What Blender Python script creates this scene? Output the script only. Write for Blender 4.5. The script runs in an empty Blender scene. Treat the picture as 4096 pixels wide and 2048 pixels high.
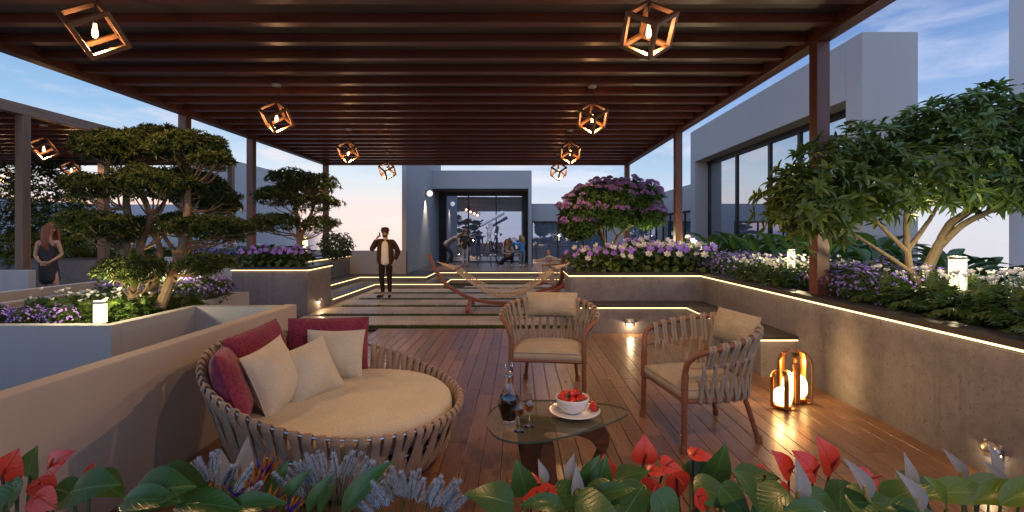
import bpy, math, random
import numpy as np
from mathutils import Vector, Matrix, Euler
R = math.radians
PI = math.pi
random.seed(7)
rng = np.random.default_rng(7)
sc = bpy.context.scene
COL = sc.collection

# ------------------------------------------------------------------ camera
cd = bpy.data.cameras.new('camera'); cam = bpy.data.objects.new('camera', cd); COL.objects.link(cam)
cam.location = (0, 0, 1.6); cam.rotation_euler = (R(90), 0, 0)
cd.sensor_width = 36; cd.lens = 1900 / 4096 * 36
cd.shift_x = -27 / 4096; cd.shift_y = -89 / 4096
cd.clip_start = 0.05; cd.clip_end = 800
sc.camera = cam
sc.view_settings.view_transform = 'Standard'; sc.view_settings.look = 'None'
sc.view_settings.exposure = 0.62; sc.view_settings.gamma = 1
sc.cycles.use_denoising = True
sc.cycles.max_bounces = 16; sc.cycles.diffuse_bounces = 3; sc.cycles.glossy_bounces = 4
sc.cycles.transmission_bounces = 16; sc.cycles.transparent_max_bounces = 12
sc.cycles.sample_clamp_indirect = 4.0
sc.cycles.caustics_refractive = False; sc.cycles.caustics_reflective = False
sc.cycles.blur_glossy = 0.5

# ------------------------------------------------------------------ node helper
class NT:
    def __init__(s, tree): s.t = tree; s.n = tree.nodes; s.l = tree.links
    def new(s, t, **k):
        nd = s.n.new(t)
        for a, v in k.items(): setattr(nd, a, v)
        return nd
    def put(s, sock, v):
        if isinstance(v, bpy.types.NodeSocket): s.l.new(v, sock)
        elif isinstance(v, (tuple, list)) and len(v) == 3 and sock.type == 'RGBA': sock.default_value = (*v, 1)
        else: sock.default_value = v
    def math(s, op, a, b=0.0, c=0.0, clamp=False):
        nd = s.new('ShaderNodeMath', operation=op, use_clamp=clamp)
        s.put(nd.inputs[0], a); s.put(nd.inputs[1], b); s.put(nd.inputs[2], c)
        return nd.outputs[0]
    def mix(s, f, a, b, mode='MIX'):
        nd = s.new('ShaderNodeMix', data_type='RGBA', blend_type=mode)
        s.put(nd.inputs[0], f); s.put(nd.inputs[6], a); s.put(nd.inputs[7], b)
        return nd.outputs[2]
    def ramp(s, f, stops, interp='LINEAR'):
        nd = s.new('ShaderNodeValToRGB'); cr = nd.color_ramp; cr.interpolation = interp
        while len(cr.elements) < len(stops): cr.elements.new(0.5)
        for e, (p, c) in zip(cr.elements, stops): e.position = p; e.color = (*c, 1) if len(c) == 3 else c
        s.put(nd.inputs[0], f); return nd.outputs[0]
    def noise(s, vec=None, scale=5, detail=4, rough=0.55, dist=0.0):
        nd = s.new('ShaderNodeTexNoise'); nd.inputs['Scale'].default_value = scale
        nd.inputs['Detail'].default_value = detail; nd.inputs['Roughness'].default_value = rough
        nd.inputs['Distortion'].default_value = dist
        if vec is not None: s.l.new(vec, nd.inputs['Vector'])
        return nd.outputs['Fac']
    def mapping(s, vec, scale=(1, 1, 1), rot=(0, 0, 0), loc=(0, 0, 0)):
        nd = s.new('ShaderNodeMapping'); s.l.new(vec, nd.inputs[0])
        nd.inputs['Scale'].default_value = scale; nd.inputs['Rotation'].default_value = rot; nd.inputs['Location'].default_value = loc
        return nd.outputs[0]
    def smooth(s, v, a, b):
        nd = s.new('ShaderNodeMapRange', interpolation_type='SMOOTHSTEP')
        s.put(nd.inputs[0], v); nd.inputs[1].default_value = a; nd.inputs[2].default_value = b
        return nd.outputs[0]

# ------------------------------------------------------------------ dusk sky
W = bpy.data.worlds.new('World'); sc.world = W; W.use_nodes = True
n = NT(W.node_tree); n.n.clear()
tc = n.new('ShaderNodeTexCoord'); sep = n.new('ShaderNodeSeparateXYZ'); n.l.new(tc.outputs['Generated'], sep.inputs[0])
sx, sy, sz = sep.outputs
zz = n.math('MULTIPLY_ADD', sz, 0.5, 0.5)
def q(z): return z * 0.5 + 0.5
SKY_WARM = [(q(-0.2), (.46, .38, .37)), (q(0.0), (.56, .44, .40)), (q(0.05), (.53, .45, .43)), (q(.11), (.42, .46, .50)),
            (q(.20), (.185, .305, .46)), (q(.36), (.08, .165, .325)), (q(.5), (.10, .18, .36)), (q(.62), (.24, .32, .48)), (q(1), (.30, .38, .54))]
SKY_COOL = [(q(-0.2), (.34, .33, .37)), (q(0.0), (.41, .40, .43)), (q(0.06), (.37, .41, .47)), (q(.13), (.25, .34, .45)),
            (q(.24), (.15, .24, .42)), (q(.36), (.075, .145, .32)), (q(.5), (.07, .13, .28)), (q(.62), (.24, .32, .48)), (q(1), (.30, .38, .54))]
warm = n.ramp(zz, SKY_WARM); cool = n.ramp(zz, SKY_COOL)
az = n.smooth(sx, 0.15, -0.25)
base = n.mix(az, cool, warm)
cv = n.mapping(tc.outputs['Generated'], scale=(1.3, 1.3, 5.0))
cl = n.noise(cv, 2.6, 8, 0.62, 0.6)
clm = n.smooth(cl, 0.48, 0.74)
lowf = n.smooth(sz, 0.62, 0.02)
clc = n.mix(az, (.50, .50, .57), (.64, .52, .48))
cloudy = n.mix(n.math('MULTIPLY', n.math('MULTIPLY', clm, 0.75), lowf), base, clc)
dk = n.smooth(n.noise(cv, 1.7, 6, 0.6, 0.4), 0.55, 0.8)
cloudy = n.mix(n.math('MULTIPLY', n.math('MULTIPLY', dk, .45), lowf), cloudy, (.22, .24, .32))
# the sunset and its dark skyline low in the west (outside the frame, seen in the big panes)
west = n.smooth(sx, -0.37, -0.42)
band = n.math('MULTIPLY', n.smooth(sz, 0.0, 0.02), n.smooth(sz, 0.065, 0.035))
cloudy = n.mix(n.math('MULTIPLY', n.math('MULTIPLY', band, west), n.smooth(n.noise(cv, 4, 5), 0.4, .6)), cloudy, (.95, .38, .26))
dark = n.math('MULTIPLY', n.smooth(sz, 0.012, -0.004), n.smooth(sx, -.37, -.41))
cloudy = n.mix(n.math('MULTIPLY', dark, .85), cloudy, (.07, .075, .13))
# distant tree line to the south, behind the camera
south = n.smooth(sy, -0.1, -0.35)
tl = n.math('ADD', sz, n.math('MULTIPLY', n.noise(n.mapping(tc.outputs['Generated'], scale=(9, 9, 3)), 3, 6), -0.16))
cloudy = n.mix(n.math('MULTIPLY', n.math('MULTIPLY', n.smooth(tl, 0.03, -0.03), south), .55), cloudy, (.05, .06, .09))
lift = n.math('MULTIPLY_ADD', n.smooth(sy, .0, -.4), 1.0, 1.0)
cloudy = n.mix(1.0, cloudy, n.ramp(n.math('MULTIPLY', lift, .25), [(0, (0, 0, 0)), (1, (4, 4, 4))]), 'MULTIPLY')
bg = n.new('ShaderNodeBackground'); n.l.new(cloudy, bg.inputs[0]); bg.inputs[1].default_value = 1.25
wo = n.new('ShaderNodeOutputWorld'); n.l.new(bg.outputs[0], wo.inputs[0])

# ------------------------------------------------------------------ materials
def mat(name):
    m = bpy.data.materials.new(name); m.use_nodes = True
    t = NT(m.node_tree); b = t.n['Principled BSDF']; return m, t, b
def obj_co(t): return t.new('ShaderNodeTexCoord').outputs['Object']
def bump(t, b, h, strength=0.3, dist=0.01):
    nd = t.new('ShaderNodeBump'); nd.inputs['Strength'].default_value = strength; nd.inputs['Distance'].default_value = dist
    t.l.new(h, nd.inputs['Height']); t.l.new(nd.outputs[0], b.inputs['Normal'])
def island(t): return t.new('ShaderNodeNewGeometry').outputs['Random Per Island']
def plain(name, c, rough=0.5, metal=0.0, spec=0.5, var=0.12, scale=8, bmp=0.0, bscale=60, **kw):
    m, t, b = mat(name); co = obj_co(t)
    f = t.noise(co, scale, 5)
    lo = tuple(x * (1 - var) for x in c); hi = tuple(min(1, x * (1 + var)) for x in c)
    t.put(b.inputs['Base Color'], t.mix(f, lo, hi))
    b.inputs['Roughness'].default_value = rough; b.inputs['Metallic'].default_value = metal
    b.inputs['Specular IOR Level'].default_value = spec
    if bmp: bump(t, b, t.noise(co, bscale, 4), bmp, 0.004)
    for k, v in kw.items(): t.put(b.inputs[k.replace('_', ' ')], v)
    return m
def wood(name, c1, c2, axis='Y', rough=0.38, grain=18, vary=0.35, spec=0.5, bmp=.12):
    m, t, b = mat(name); co = obj_co(t)
    r = island(t)
    sh = t.new('ShaderNodeCombineXYZ'); t.put(sh.inputs[0], t.math('MULTIPLY', r, 37)); t.put(sh.inputs[1], t.math('MULTIPLY', r, 91)); t.put(sh.inputs[2], t.math('MULTIPLY', r, 53))
    va = t.new('ShaderNodeVectorMath', operation='ADD'); t.l.new(co, va.inputs[0]); t.l.new(sh.outputs[0], va.inputs[1])
    s = [grain] * 3; s['XYZ'.index(axis)] = grain * 0.06
    mp = t.mapping(va.outputs[0], scale=tuple(s))
    g = t.noise(mp, 1.0, 6, 0.6, 1.2); fine = t.noise(mp, 6.0, 3, 0.5, 0.3)
    f = t.math('ADD', t.math('MULTIPLY', g, .75), t.math('MULTIPLY', fine, .25))
    colr = t.ramp(f, [(.3, c1), (.7, c2)])
    colr = t.mix(1.0, colr, t.ramp(r, [(0, (1 - vary,) * 3), (1, (1 + vary * .4,) * 3)]), 'MULTIPLY')
    t.put(b.inputs['Base Color'], colr)
    t.put(b.inputs['Roughness'], t.math('MULTIPLY_ADD', fine, .22, rough - .1))
    b.inputs['Specular IOR Level'].default_value = spec
    bump(t, b, f, bmp, .004); return m
def concrete(name, c, dark=.55, rough=.75, pits=True):
    m, t, b = mat(name); co = obj_co(t)
    big = t.noise(co, 1.6, 7, .65, .4); mid = t.noise(co, 9, 6, .7); fine = t.noise(co, 70, 3, .6)
    f = t.math('ADD', t.math('MULTIPLY', big, .5), t.math('MULTIPLY', mid, .5))
    colr = t.ramp(f, [(.32, tuple(x * .55 for x in c)), (.50, c), (.70, tuple(x * 1.3 for x in c))])
    stk = t.noise(t.mapping(co, scale=(7, 7, .5)), 1.4, 6, .65)
    colr = t.mix(t.math('MULTIPLY', t.smooth(stk, .52, .72), .45), colr, tuple(x * .5 for x in c))
    colr = t.mix(t.math('MULTIPLY', t.smooth(t.noise(co, 34, 4, .7), .54, .68), .5), colr, tuple(x * .5 for x in c))
    colr = t.mix(t.math('MULTIPLY', t.smooth(t.noise(co, 26, 5, .7), .58, .72), .4), colr, tuple(min(1, x * 1.6) for x in c))
    if pits:
        p = t.smooth(t.noise(t.mapping(co, scale=(1, 1, .7)), 30, 3, .55), .58, .66)
        p = t.math('MULTIPLY', p, t.smooth(mid, .42, .62))
        colr = t.mix(t.math('MULTIPLY', p, .9), colr, tuple(x * dark for x in c))
        bump(t, b, t.math('SUBTRACT', t.math('MULTIPLY', fine, .35), p), .35, .004)
    else: bump(t, b, fine, .15, .003)
    t.put(b.inputs['Base Color'], colr); b.inputs['Roughness'].default_value = rough
    return m
def stucco(name, c):
    m, t, b = mat(name); co = obj_co(t)
    f = t.noise(co, .8, 6, .6); fine = t.noise(co, 130, 3, .6); st = t.noise(t.mapping(co, scale=(3, 3, .35)), 1.5, 6, .6)
    colr = t.mix(t.math('MULTIPLY', f, .5), c, tuple(x * .86 for x in c))
    colr = t.mix(t.math('MULTIPLY', t.smooth(st, .52, .8), .25), colr, tuple(x * .7 for x in c))
    colr = t.mix(t.math('MULTIPLY', t.smooth(fine, .5, .8), .18), colr, tuple(x * .75 for x in c))
    t.put(b.inputs['Base Color'], colr); b.inputs['Roughness'].default_value = .85
    bump(t, b, fine, .25, .003); return m
def fabric(name, c1, c2, scale=160, rough=.9, bmp=.5, stretch=(1, 1, 1)):
    m, t, b = mat(name); co = t.mapping(obj_co(t), scale=stretch)
    a_ = t.noise(t.mapping(co, scale=(1, .25, .25)), scale, 2, .5); b_ = t.noise(t.mapping(co, scale=(.25, .25, 1)), scale, 2, .5)
    h = t.math('MULTIPLY', t.math('ADD', a_, b_), .5)
    nz = t.noise(co, scale * .5, 3); big = t.noise(co, 5, 4)
    f = t.math('ADD', t.math('MULTIPLY', h, .6), t.math('MULTIPLY', nz, .4))
    f = t.math('ADD', f, t.math('MULTIPLY', t.math('SUBTRACT', big, .5), .35))
    t.put(b.inputs['Base Color'], t.ramp(f, [(.3, c1), (.68, c2)])); b.inputs['Roughness'].default_value = rough
    b.inputs['Specular IOR Level'].default_value = .2
    b.inputs['Sheen Weight'].default_value = .15
    bump(t, b, f, bmp, .004); return m
def leafmat(name, c1, c2, rough=.4, trans=.25, c3=None, vein=0, vc=1.6):
    m, t, b = mat(name); r = island(t); co = obj_co(t)
    stops = [(0, c1), (.7, c2)] + ([(1, c3)] if c3 else [])
    colr = t.ramp(r, stops)
    nz = t.noise(co, 14, 4); colr = t.mix(t.math('MULTIPLY', nz, .4), colr, tuple(x * .7 for x in c1))
    if vein:
        at = t.new('ShaderNodeAttribute', attribute_name='leafpos'); sp = t.new('ShaderNodeSeparateXYZ'); t.l.new(at.outputs['Vector'], sp.inputs[0])
        ac = t.math('ABSOLUTE', sp.outputs[1]); ph = t.math('FRACT', t.math('MULTIPLY', t.math('SUBTRACT', sp.outputs[0], t.math('MULTIPLY', ac, .75)), vein))
        side = t.smooth(t.math('ABSOLUTE', t.math('SUBTRACT', ph, .5)), .15, .0); midr = t.smooth(ac, .035, .01)
        vm = t.math('MULTIPLY', t.math('MAXIMUM', t.math('MULTIPLY', side, .3), midr), sp.outputs[2])
        colr = t.mix(vm, colr, tuple(min(1, x * vc) for x in c2))
        bh = t.math('ADD', t.math('MULTIPLY', vm, -1), t.math('MULTIPLY', t.noise(co, 60, 3), .3)); bump(t, b, bh, .35, .004)
    t.put(b.inputs['Base Color'], colr); b.inputs['Roughness'].default_value = rough
    b.inputs['Specular IOR Level'].default_value = .45
    tr = t.new('ShaderNodeBsdfTranslucent'); t.l.new(colr, tr.inputs[0])
    ms = t.new('ShaderNodeMixShader'); ms.inputs[0].default_value = trans
    t.l.new(b.outputs[0], ms.inputs[1]); t.l.new(tr.outputs[0], ms.inputs[2])
    t.l.new(ms.outputs[0], t.n['Material Output'].inputs[0])
    return m
def emis(name, c, s, base=(.8, .8, .8)):
    m, t, b = mat(name); b.inputs['Base Color'].default_value = (*base, 1)
    b.inputs['Emission Color'].default_value = (*c, 1); b.inputs['Emission Strength'].default_value = s
    return m
def windowglass(name, refl=(.62, .68, .76), fac=.82, inner=(.02, .028, .045)):
    m, t, b = mat(name); b.inputs['Base Color'].default_value = (*inner, 1); b.inputs['Roughness'].default_value = .3
    g = t.new('ShaderNodeBsdfGlossy'); g.inputs[0].default_value = (*refl, 1); g.inputs['Roughness'].default_value = .01
    ms = t.new('ShaderNodeMixShader'); ms.inputs[0].default_value = fac
    t.l.new(b.outputs[0], ms.inputs[1]); t.l.new(g.outputs[0], ms.inputs[2]); t.l.new(ms.outputs[0], t.n['Material Output'].inputs[0])
    return m
def clearglass(name, c=(1, 1, 1), rough=0.0, ior=1.45):
    m, t, b = mat(name); b.inputs['Base Color'].default_value = (*c, 1); b.inputs['Roughness'].default_value = rough
    b.inputs['Transmission Weight'].default_value = 1; b.inputs['IOR'].default_value = ior
    return m

M = {}
M['deck'] = wood('deck_timber', (.155, .078, .044), (.30, .160, .094), 'Y', .30, 20, .34, .8, bmp=.05)
M['perg'] = wood('pergola_timber', (.058, .0155, .0085), (.14, .038, .019), 'X', .34, 14, .2)
M['post'] = wood('post_timber', (.075, .022, .012), (.17, .052, .026), 'Z', .42, 16, .2)
M['beam'] = wood('beam_timber', (.055, .018, .011), (.12, .038, .02), 'Y', .4, 16, .2)
M['npost'] = wood('neighbour_timber', (.10, .055, .034), (.20, .11, .066), 'Z', .5, 16, .2)
M['nbeam'] = wood('neighbour_beam_timber', (.13, .075, .05), (.25, .15, .095), 'Y', .5, 16, .2)
M['ceil'] = plain('ceiling_panel', (.075, .066, .063), .6, var=.15, scale=2)
M['conc'] = concrete('planter_concrete', (.165, .154, .170))
M['concd'] = concrete('dark_concrete', (.16, .155, .16))
M['cap'] = concrete('black_granite', (.035, .031, .029), .4, .38, pits=True)
M['white'] = stucco('white_stucco', (.335, .33, .34))
M['cream'] = stucco('warm_lit_stucco', (.44, .375, .325))  # white stucco with warm lamp light put into the colour, for the low wall
M['soil'] = plain('soil', (.03, .02, .014), .95, var=.5, scale=30, bmp=.8)
M['paver'] = None
M['grassm'] = leafmat('grass_blades', (.05, .09, .018), (.12, .165, .04), .6, .25)
M['led'] = emis('led_strip', (1.0, .66, .29), 2.1)
M['steel'] = plain('brushed_steel', (.5, .48, .46), .32, 1.0, var=.1, scale=40)
M['dsteel'] = plain('dark_frame_metal', (.022, .024, .028), .42, .6, var=.1)
M['glow'] = emis('bollard_glow', (1.0, .86, .44), 1.35)
M['win'] = windowglass('window_glass')
M['win2'] = windowglass('back_window_glass', (.55, .63, .78), .66, (.15, .21, .33))
M['globe'] = emis('sconce_globe', (1, .93, .82), .75)
M['bulbglass'] = clearglass('bulb_glass', (1, .93, .8))
M['fil'] = emis('filament', (1, .55, .18), 90)
M['fil2'] = emis('bulb_glow', (1, .60, .24), 5)
M['cube'] = wood('lamp_timber', (.10, .045, .02), (.24, .12, .055), 'Z', .5, 30, .2)
M['black'] = plain('black_cord', (.012, .012, .012), .6)
M['rose'] = plain('grey_cap', (.30, .28, .27), .5)
M['strap'] = fabric('woven_strap', (.24, .16, .105), (.44, .32, .22), 200, .85, .6)
M['cstrap'] = fabric('chair_strap', (.17, .135, .10), (.36, .30, .23), 300, .85, .6)
M['mattress'] = fabric('cream_weave', (.47, .41, .275), (.66, .595, .44), 240, .92, .7)
M['beige'] = fabric('beige_cotton', (.43, .37, .265), (.61, .545, .42), 330, .92, .35)
M['red'] = fabric('maroon_weave', (.09, .008, .022), (.28, .045, .08), 150, .9, .8)
M['linen'] = fabric('linen', (.26, .20, .125), (.52, .43, .30), 330, .92, .5)
M['rattan'] = wood('rattan', (.13, .046, .022), (.26, .10, .048), 'X', .42, 34, .2)
M['hwood'] = wood('hammock_timber', (.16, .045, .020), (.32, .10, .045), 'X', .35, 14, .2)
M['rope'] = plain('cream_rope', (.55, .45, .33), .9, var=.2, scale=60)
M['walnut'] = wood('walnut', (.045, .018, .010), (.13, .055, .028), 'X', .35, 14, .2)
m, t, b = mat('table_glass'); b.inputs['Base Color'].default_value = (.80, .92, .84, 1)
b.inputs['Transmission Weight'].default_value = 1; b.inputs['IOR'].default_value = 1.5; b.inputs['Roughness'].default_value = 0
tr = t.new('ShaderNodeBsdfTransparent'); tr.inputs[0].default_value = (.93, .97, .88, 1)
gl = t.new('ShaderNodeBsdfGlossy'); gl.inputs['Roughness'].default_value = .015; gl.inputs[0].default_value = (.9, .95, .9, 1)
fr = t.new('ShaderNodeFresnel'); fr.inputs[0].default_value = 1.35
ms = t.new('ShaderNodeMixShader'); t.l.new(t.math('ADD', fr.outputs[0], .05), ms.inputs[0]); t.l.new(tr.outputs[0], ms.inputs[1]); t.l.new(gl.outputs[0], ms.inputs[2])
df = t.new('ShaderNodeBsdfDiffuse'); df.inputs[0].default_value = (.46, .50, .36, 1)
m2 = t.new('ShaderNodeMixShader'); m2.inputs[0].default_value = .12; t.l.new(ms.outputs[0], m2.inputs[1]); t.l.new(df.outputs[0], m2.inputs[2])
t.l.new(m2.outputs[0], t.n['Material Output'].inputs[0]); M['tglass'] = m
m, t, b = mat('glass_underside'); tr = t.new('ShaderNodeBsdfTransparent'); tr.inputs[0].default_value = (.97, 1, .95, 1); t.l.new(tr.outputs[0], t.n['Material Output'].inputs[0]); M['tglass2'] = m
M['tedge'] = plain('glass_edge', (.06, .10, .08), .15, var=.1)
M['crystal'] = clearglass('crystal', (.97, .98, 1), 0, 1.5)
M['liquor'] = clearglass('amber_liquor', (.55, .16, .02), 0, 1.36)
M['dliquor'] = plain('dark_liquor', (.10, .028, .006), .08, var=.1)
M['china'] = plain('white_china', (.78, .77, .76), .18, var=.03)
M['straw'] = None
m, t, b = mat('strawberry'); co = obj_co(t)
v = t.new('ShaderNodeTexVoronoi'); t.l.new(co, v.inputs[0]); v.inputs['Scale'].default_value = 150
sd = t.smooth(v.outputs['Distance'], .22, .10)
t.put(b.inputs['Base Color'], t.mix(sd, (.55, .018, .012), (.75, .35, .08))); b.inputs['Roughness'].default_value = .3
bump(t, b, v.outputs['Distance'], .5, .002); M['straw'] = m
M['calyx'] = leafmat('calyx_green', (.05, .10, .02), (.10, .2, .04))
M['copper'] = plain('copper_band', (.42, .17, .055), .32, 1.0, var=.3, scale=30, bmp=.2)
M['lglow'] = emis('lantern_glow', (1.0, .66, .22), 4.5)
# stone slabs
m, t, b = mat('stone_slab'); co = obj_co(t); r = island(t)
f = t.noise(co, 2.2, 8, .65, .5); st = t.noise(t.mapping(co, scale=(1.5, 9, 4)), 2.0, 6, .6)
cc = t.ramp(t.math('ADD', t.math('MULTIPLY', f, .6), t.math('MULTIPLY', st, .4)), [(.3, (.24, .205, .175)), (.55, (.40, .355, .305)), (.75, (.50, .455, .40))])
cc = t.mix(1, cc, t.ramp(r, [(0, (.78, .78, .78)), (1, (1.12, 1.1, 1.08))]), 'MULTIPLY')
t.put(b.inputs['Base Color'], cc); t.put(b.inputs['Roughness'], t.math('MULTIPLY_ADD', f, .35, .22)); bump(t, b, t.noise(co, 40, 4), .15, .004); M['paver'] = m
# plants
M['bons'] = leafmat('bonsai_leaf', (.026, .048, .014), (.062, .095, .022), .42, .22, (.14, .16, .03))
M['bark'] = concrete('bark', (.20, .135, .085), .4, .9)
M['bark2'] = concrete('pale_bark', (.135, .10, .062), .4, .9)
M['bigleaf'] = leafmat('tree_leaf', (.048, .095, .018), (.10, .165, .03), .34, .25, (.16, .23, .045), vein=8, vc=1.4)
M['farleaf'] = leafmat('shade_leaf', (0.018, 0.045, 0.018), (0.045, 0.083, 0.030), .5, .2)
M['limeleaf'] = leafmat('lime_leaf', (.08, .13, .02), (.16, .22, .035), .5, .3)
M['rhodo'] = leafmat('rhodo_leaf', (0.032, 0.080, 0.019), (0.080, 0.160, 0.032), .4, .2)
M['mauve'] = leafmat('mauve_petal', (.44, .25, .58), (.66, .45, .82), .6, .3)
M['violet'] = leafmat('violet_petal', (.24, .12, .66), (.46, .28, .92), .6, .3)
M['lilac'] = leafmat('lilac_petal', (.22, .16, .58), (.40, .31, .86), .6, .3, (.48, .25, .62))
M['whitep'] = leafmat('white_petal', (.60, .58, .55), (.80, .80, .78), .6, .3)
M['yell'] = plain('yellow_stamen', (.5, .32, .04), .7)
M['mid'] = leafmat('mid_leaf', (.036, .075, .015), (.085, .14, .028), .45, .25, (.14, .20, .04))
M['hosta'] = leafmat('broad_leaf', (0.020, 0.060, 0.020), (0.051, 0.128, 0.037), .32, .2, (0.102, 0.204, 0.051), vein=9, vc=1.6)
M['stem'] = plain('green_stem', (.05, .08, .02), .6)
M['dstem'] = plain('maroon_stem', (.07, .02, .014), .5)
M['anth'] = leafmat('red_spathe', (.46, .030, .016), (.66, .065, .035), .25, .2, (.56, .09, .06), vein=5, vc=.6)
M['spadix'] = plain('red_spadix', (.30, .03, .02), .5)
M['lily'] = leafmat('pale_spathe', (.26, .28, .31), (.40, .41, .42), .5, .35, vein=6, vc=.75)
M['spadix2'] = plain('cream_spadix', (.35, .25, .08), .8, bmp=.6, bscale=200)
M['fleaf'] = leafmat('fore_leaf', (0.027, 0.076, 0.017), (0.067, 0.147, 0.035), .30, .22, (0.104, 0.196, 0.037), vein=8, vc=1.2)
M['fleaf2'] = leafmat('fore_leaf_lime', (0.076, 0.141, 0.022), (0.151, 0.227, 0.038), .32, .3, vein=8, vc=1.2)
M['plume'] = leafmat('grass_plume', (.36, .44, .56), (.60, .70, .86), .8, .3)
M['blade'] = leafmat('grass_blade', (.02, .045, .012), (.05, .085, .02), .5, .2)
M['orange'] = leafmat('orange_bract', (.40, .16, .03), (.60, .28, .06), .45, .25)
M['blue'] = leafmat('blue_petal', (.05, .04, .38), (.10, .08, .55), .5, .2)
# people
M['skin'] = plain('skin', (.50, .27, .18), .5, var=.06)
M['hair'] = plain('dark_hair', (.03, .018, .012), .6, var=.3, scale=60)
M['redhair'] = plain('auburn_hair', (.22, .065, .025), .5, var=.3, scale=60)
M['blond'] = plain('blond_hair', (.32, .19, .07), .5, var=.3, scale=60)

# ------------------------------------------------------------------ mesh builder
def V(*a): return np.array(a, float)
def nrm(v):
    v = np.asarray(v, float); return v / max(1e-9, np.linalg.norm(v))
def smoothpath(pts, k=4, closed=False):
    P = np.asarray(pts, float); n_ = len(P); out = []
    rngi = range(n_ if closed else n_ - 1)
    for i in rngi:
        if closed: p0, p1, p2, p3 = P[(i - 1) % n_], P[i], P[(i + 1) % n_], P[(i + 2) % n_]
        else: p0, p1, p2, p3 = P[max(0, i - 1)], P[i], P[i + 1], P[min(n_ - 1, i + 2)]
        for j in range(k):
            u = j / k
            out.append(.5 * ((2 * p1) + (-p0 + p2) * u + (2 * p0 - 5 * p1 + 4 * p2 - p3) * u * u + (-p0 + 3 * p1 - 3 * p2 + p3) * u ** 3))
    if not closed: out.append(P[-1])
    return np.array(out)
class MB:
    def __init__(s): s.c = []; s.nv = 0
    def add(s, v, f, m=0):
        v = np.asarray(v, float).reshape(-1, 3)
        groups = {}
        if isinstance(f, np.ndarray): groups[f.shape[1]] = f
        else:
            for t in f: groups.setdefault(len(t), []).append(t)
        s.c.append((v, [np.asarray(g, np.int64) + s.nv for g in groups.values()], m, None)); s.nv += len(v); return s
    def merge(s, o, mtx=None):
        for v, gs, m, *_ in o.c:
            vv = v if mtx is None else v @ np.array(mtx.to_3x3()).T + np.array(mtx.translation)
            s.c.append((vv, [g + s.nv for g in gs], m, None))
        s.nv += o.nv; return s
    def box(s, x0, x1, y0, y1, z0, z1, m=0):
        v = [(x, y, z) for z in (z0, z1) for y in (y0, y1) for x in (x0, x1)]
        return s.add(v, [(0, 2, 3, 1), (4, 5, 7, 6), (0, 1, 5, 4), (2, 6, 7, 3), (0, 4, 6, 2), (1, 3, 7, 5)], m)
    def beam(s, a, b, w, h, up=(0, 0, 1), m=0):
        a, b = V(*a), V(*b); d = nrm(b - a); sd = np.cross(d, nrm(up))
        if np.linalg.norm(sd) < 1e-4: sd = np.cross(d, V(1, 0, 0))
        sd = nrm(sd); u = np.cross(sd, d); v = []
        for p in (a, b):
            for i, j in ((-1, -1), (1, -1), (1, 1), (-1, 1)): v.append(p + sd * i * w / 2 + u * j * h / 2)
        return s.add(v, [(3, 2, 1, 0), (4, 5, 6, 7), (0, 1, 5, 4), (1, 2, 6, 5), (2, 3, 7, 6), (3, 0, 4, 7)], m)
    def sweep(s, pts, sec, up=None, scale=None, closed=False, cap=True, m=0):
        """sec: list of (a,b) offsets along side, up; up: fixed vector or per-point array"""
        P = np.asarray(pts, float); n_ = len(P)
        if closed: T = np.roll(P, -1, 0) - np.roll(P, 1, 0)
        else: T = np.gradient(P, axis=0)
        T /= np.maximum(1e-9, np.linalg.norm(T, axis=1))[:, None]
        if up is None:
            U = np.zeros_like(P); u = V(0, 0, 1) if abs(T[0][2]) < .9 else V(1, 0, 0)
            for i in range(n_):
                u = u - T[i] * np.dot(u, T[i]); u = nrm(u); U[i] = u
        else:
            U = np.broadcast_to(np.asarray(up, float), P.shape).copy()
            U -= T * np.sum(U * T, 1)[:, None]; U /= np.maximum(1e-9, np.linalg.norm(U, axis=1))[:, None]
        S = np.cross(T, U); sec = np.asarray(sec, float); k = len(sec)
        sc_ = np.ones(n_) if scale is None else np.asarray(scale, float)
        v = (P[:, None] + S[:, None] * (sec[None, :, :1] * sc_[:, None, None]) + U[:, None] * (sec[None, :, 1:] * sc_[:, None, None])).reshape(-1, 3)
        f = []
        for i in range(n_ if closed else n_ - 1):
            a, b = i * k, ((i + 1) % n_) * k
            for j in range(k): f.append((a + j, a + (j + 1) % k, b + (j + 1) % k, b + j))
        if cap and not closed: f.append(tuple(range(k))[::-1]); f.append(tuple((n_ - 1) * k + j for j in range(k)))
        return s.add(v, f, m)
    def tube(s, pts, r, n=8, closed=False, cap=True, m=0):
        sec = [(math.cos(2 * PI * j / n), math.sin(2 * PI * j / n)) for j in range(n)]
        return s.sweep(pts, sec, None, np.broadcast_to(np.asarray(r, float), (len(pts),)), closed, cap, m)
    def strap(s, pts, up, w, th, m=0):
        a, b = w / 2, th / 2
        sec = [(-a, -b * .3), (-a * .8, -b), (a * .8, -b), (a, -b * .3), (a, b * .3), (a * .8, b), (-a * .8, b), (-a, b * .3)]
        return s.sweep(pts, sec, up, None, False, True, m)
    def lathe(s, prof, n=24, c=(0, 0, 0), m=0, cap=True, fl=None):
        v = []; f = []; k = len(prof)
        for i, (r, z) in enumerate(prof):
            for j in range(n):
                a = 2 * PI * j / n; rr = r * (fl(a, i / (k - 1)) if fl else 1)
                v.append((c[0] + rr * math.cos(a), c[1] + rr * math.sin(a), c[2] + z))
        for i in range(k - 1):
            for j in range(n): f.append((i * n + j, i * n + (j + 1) % n, (i + 1) * n + (j + 1) % n, (i + 1) * n + j))
        if cap:
            if prof[0][0] > 1e-5: f.append(tuple(range(n))[::-1])
            if prof[-1][0] > 1e-5: f.append(tuple((k - 1) * n + j for j in range(n)))
        return s.add(v, f, m)
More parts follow.
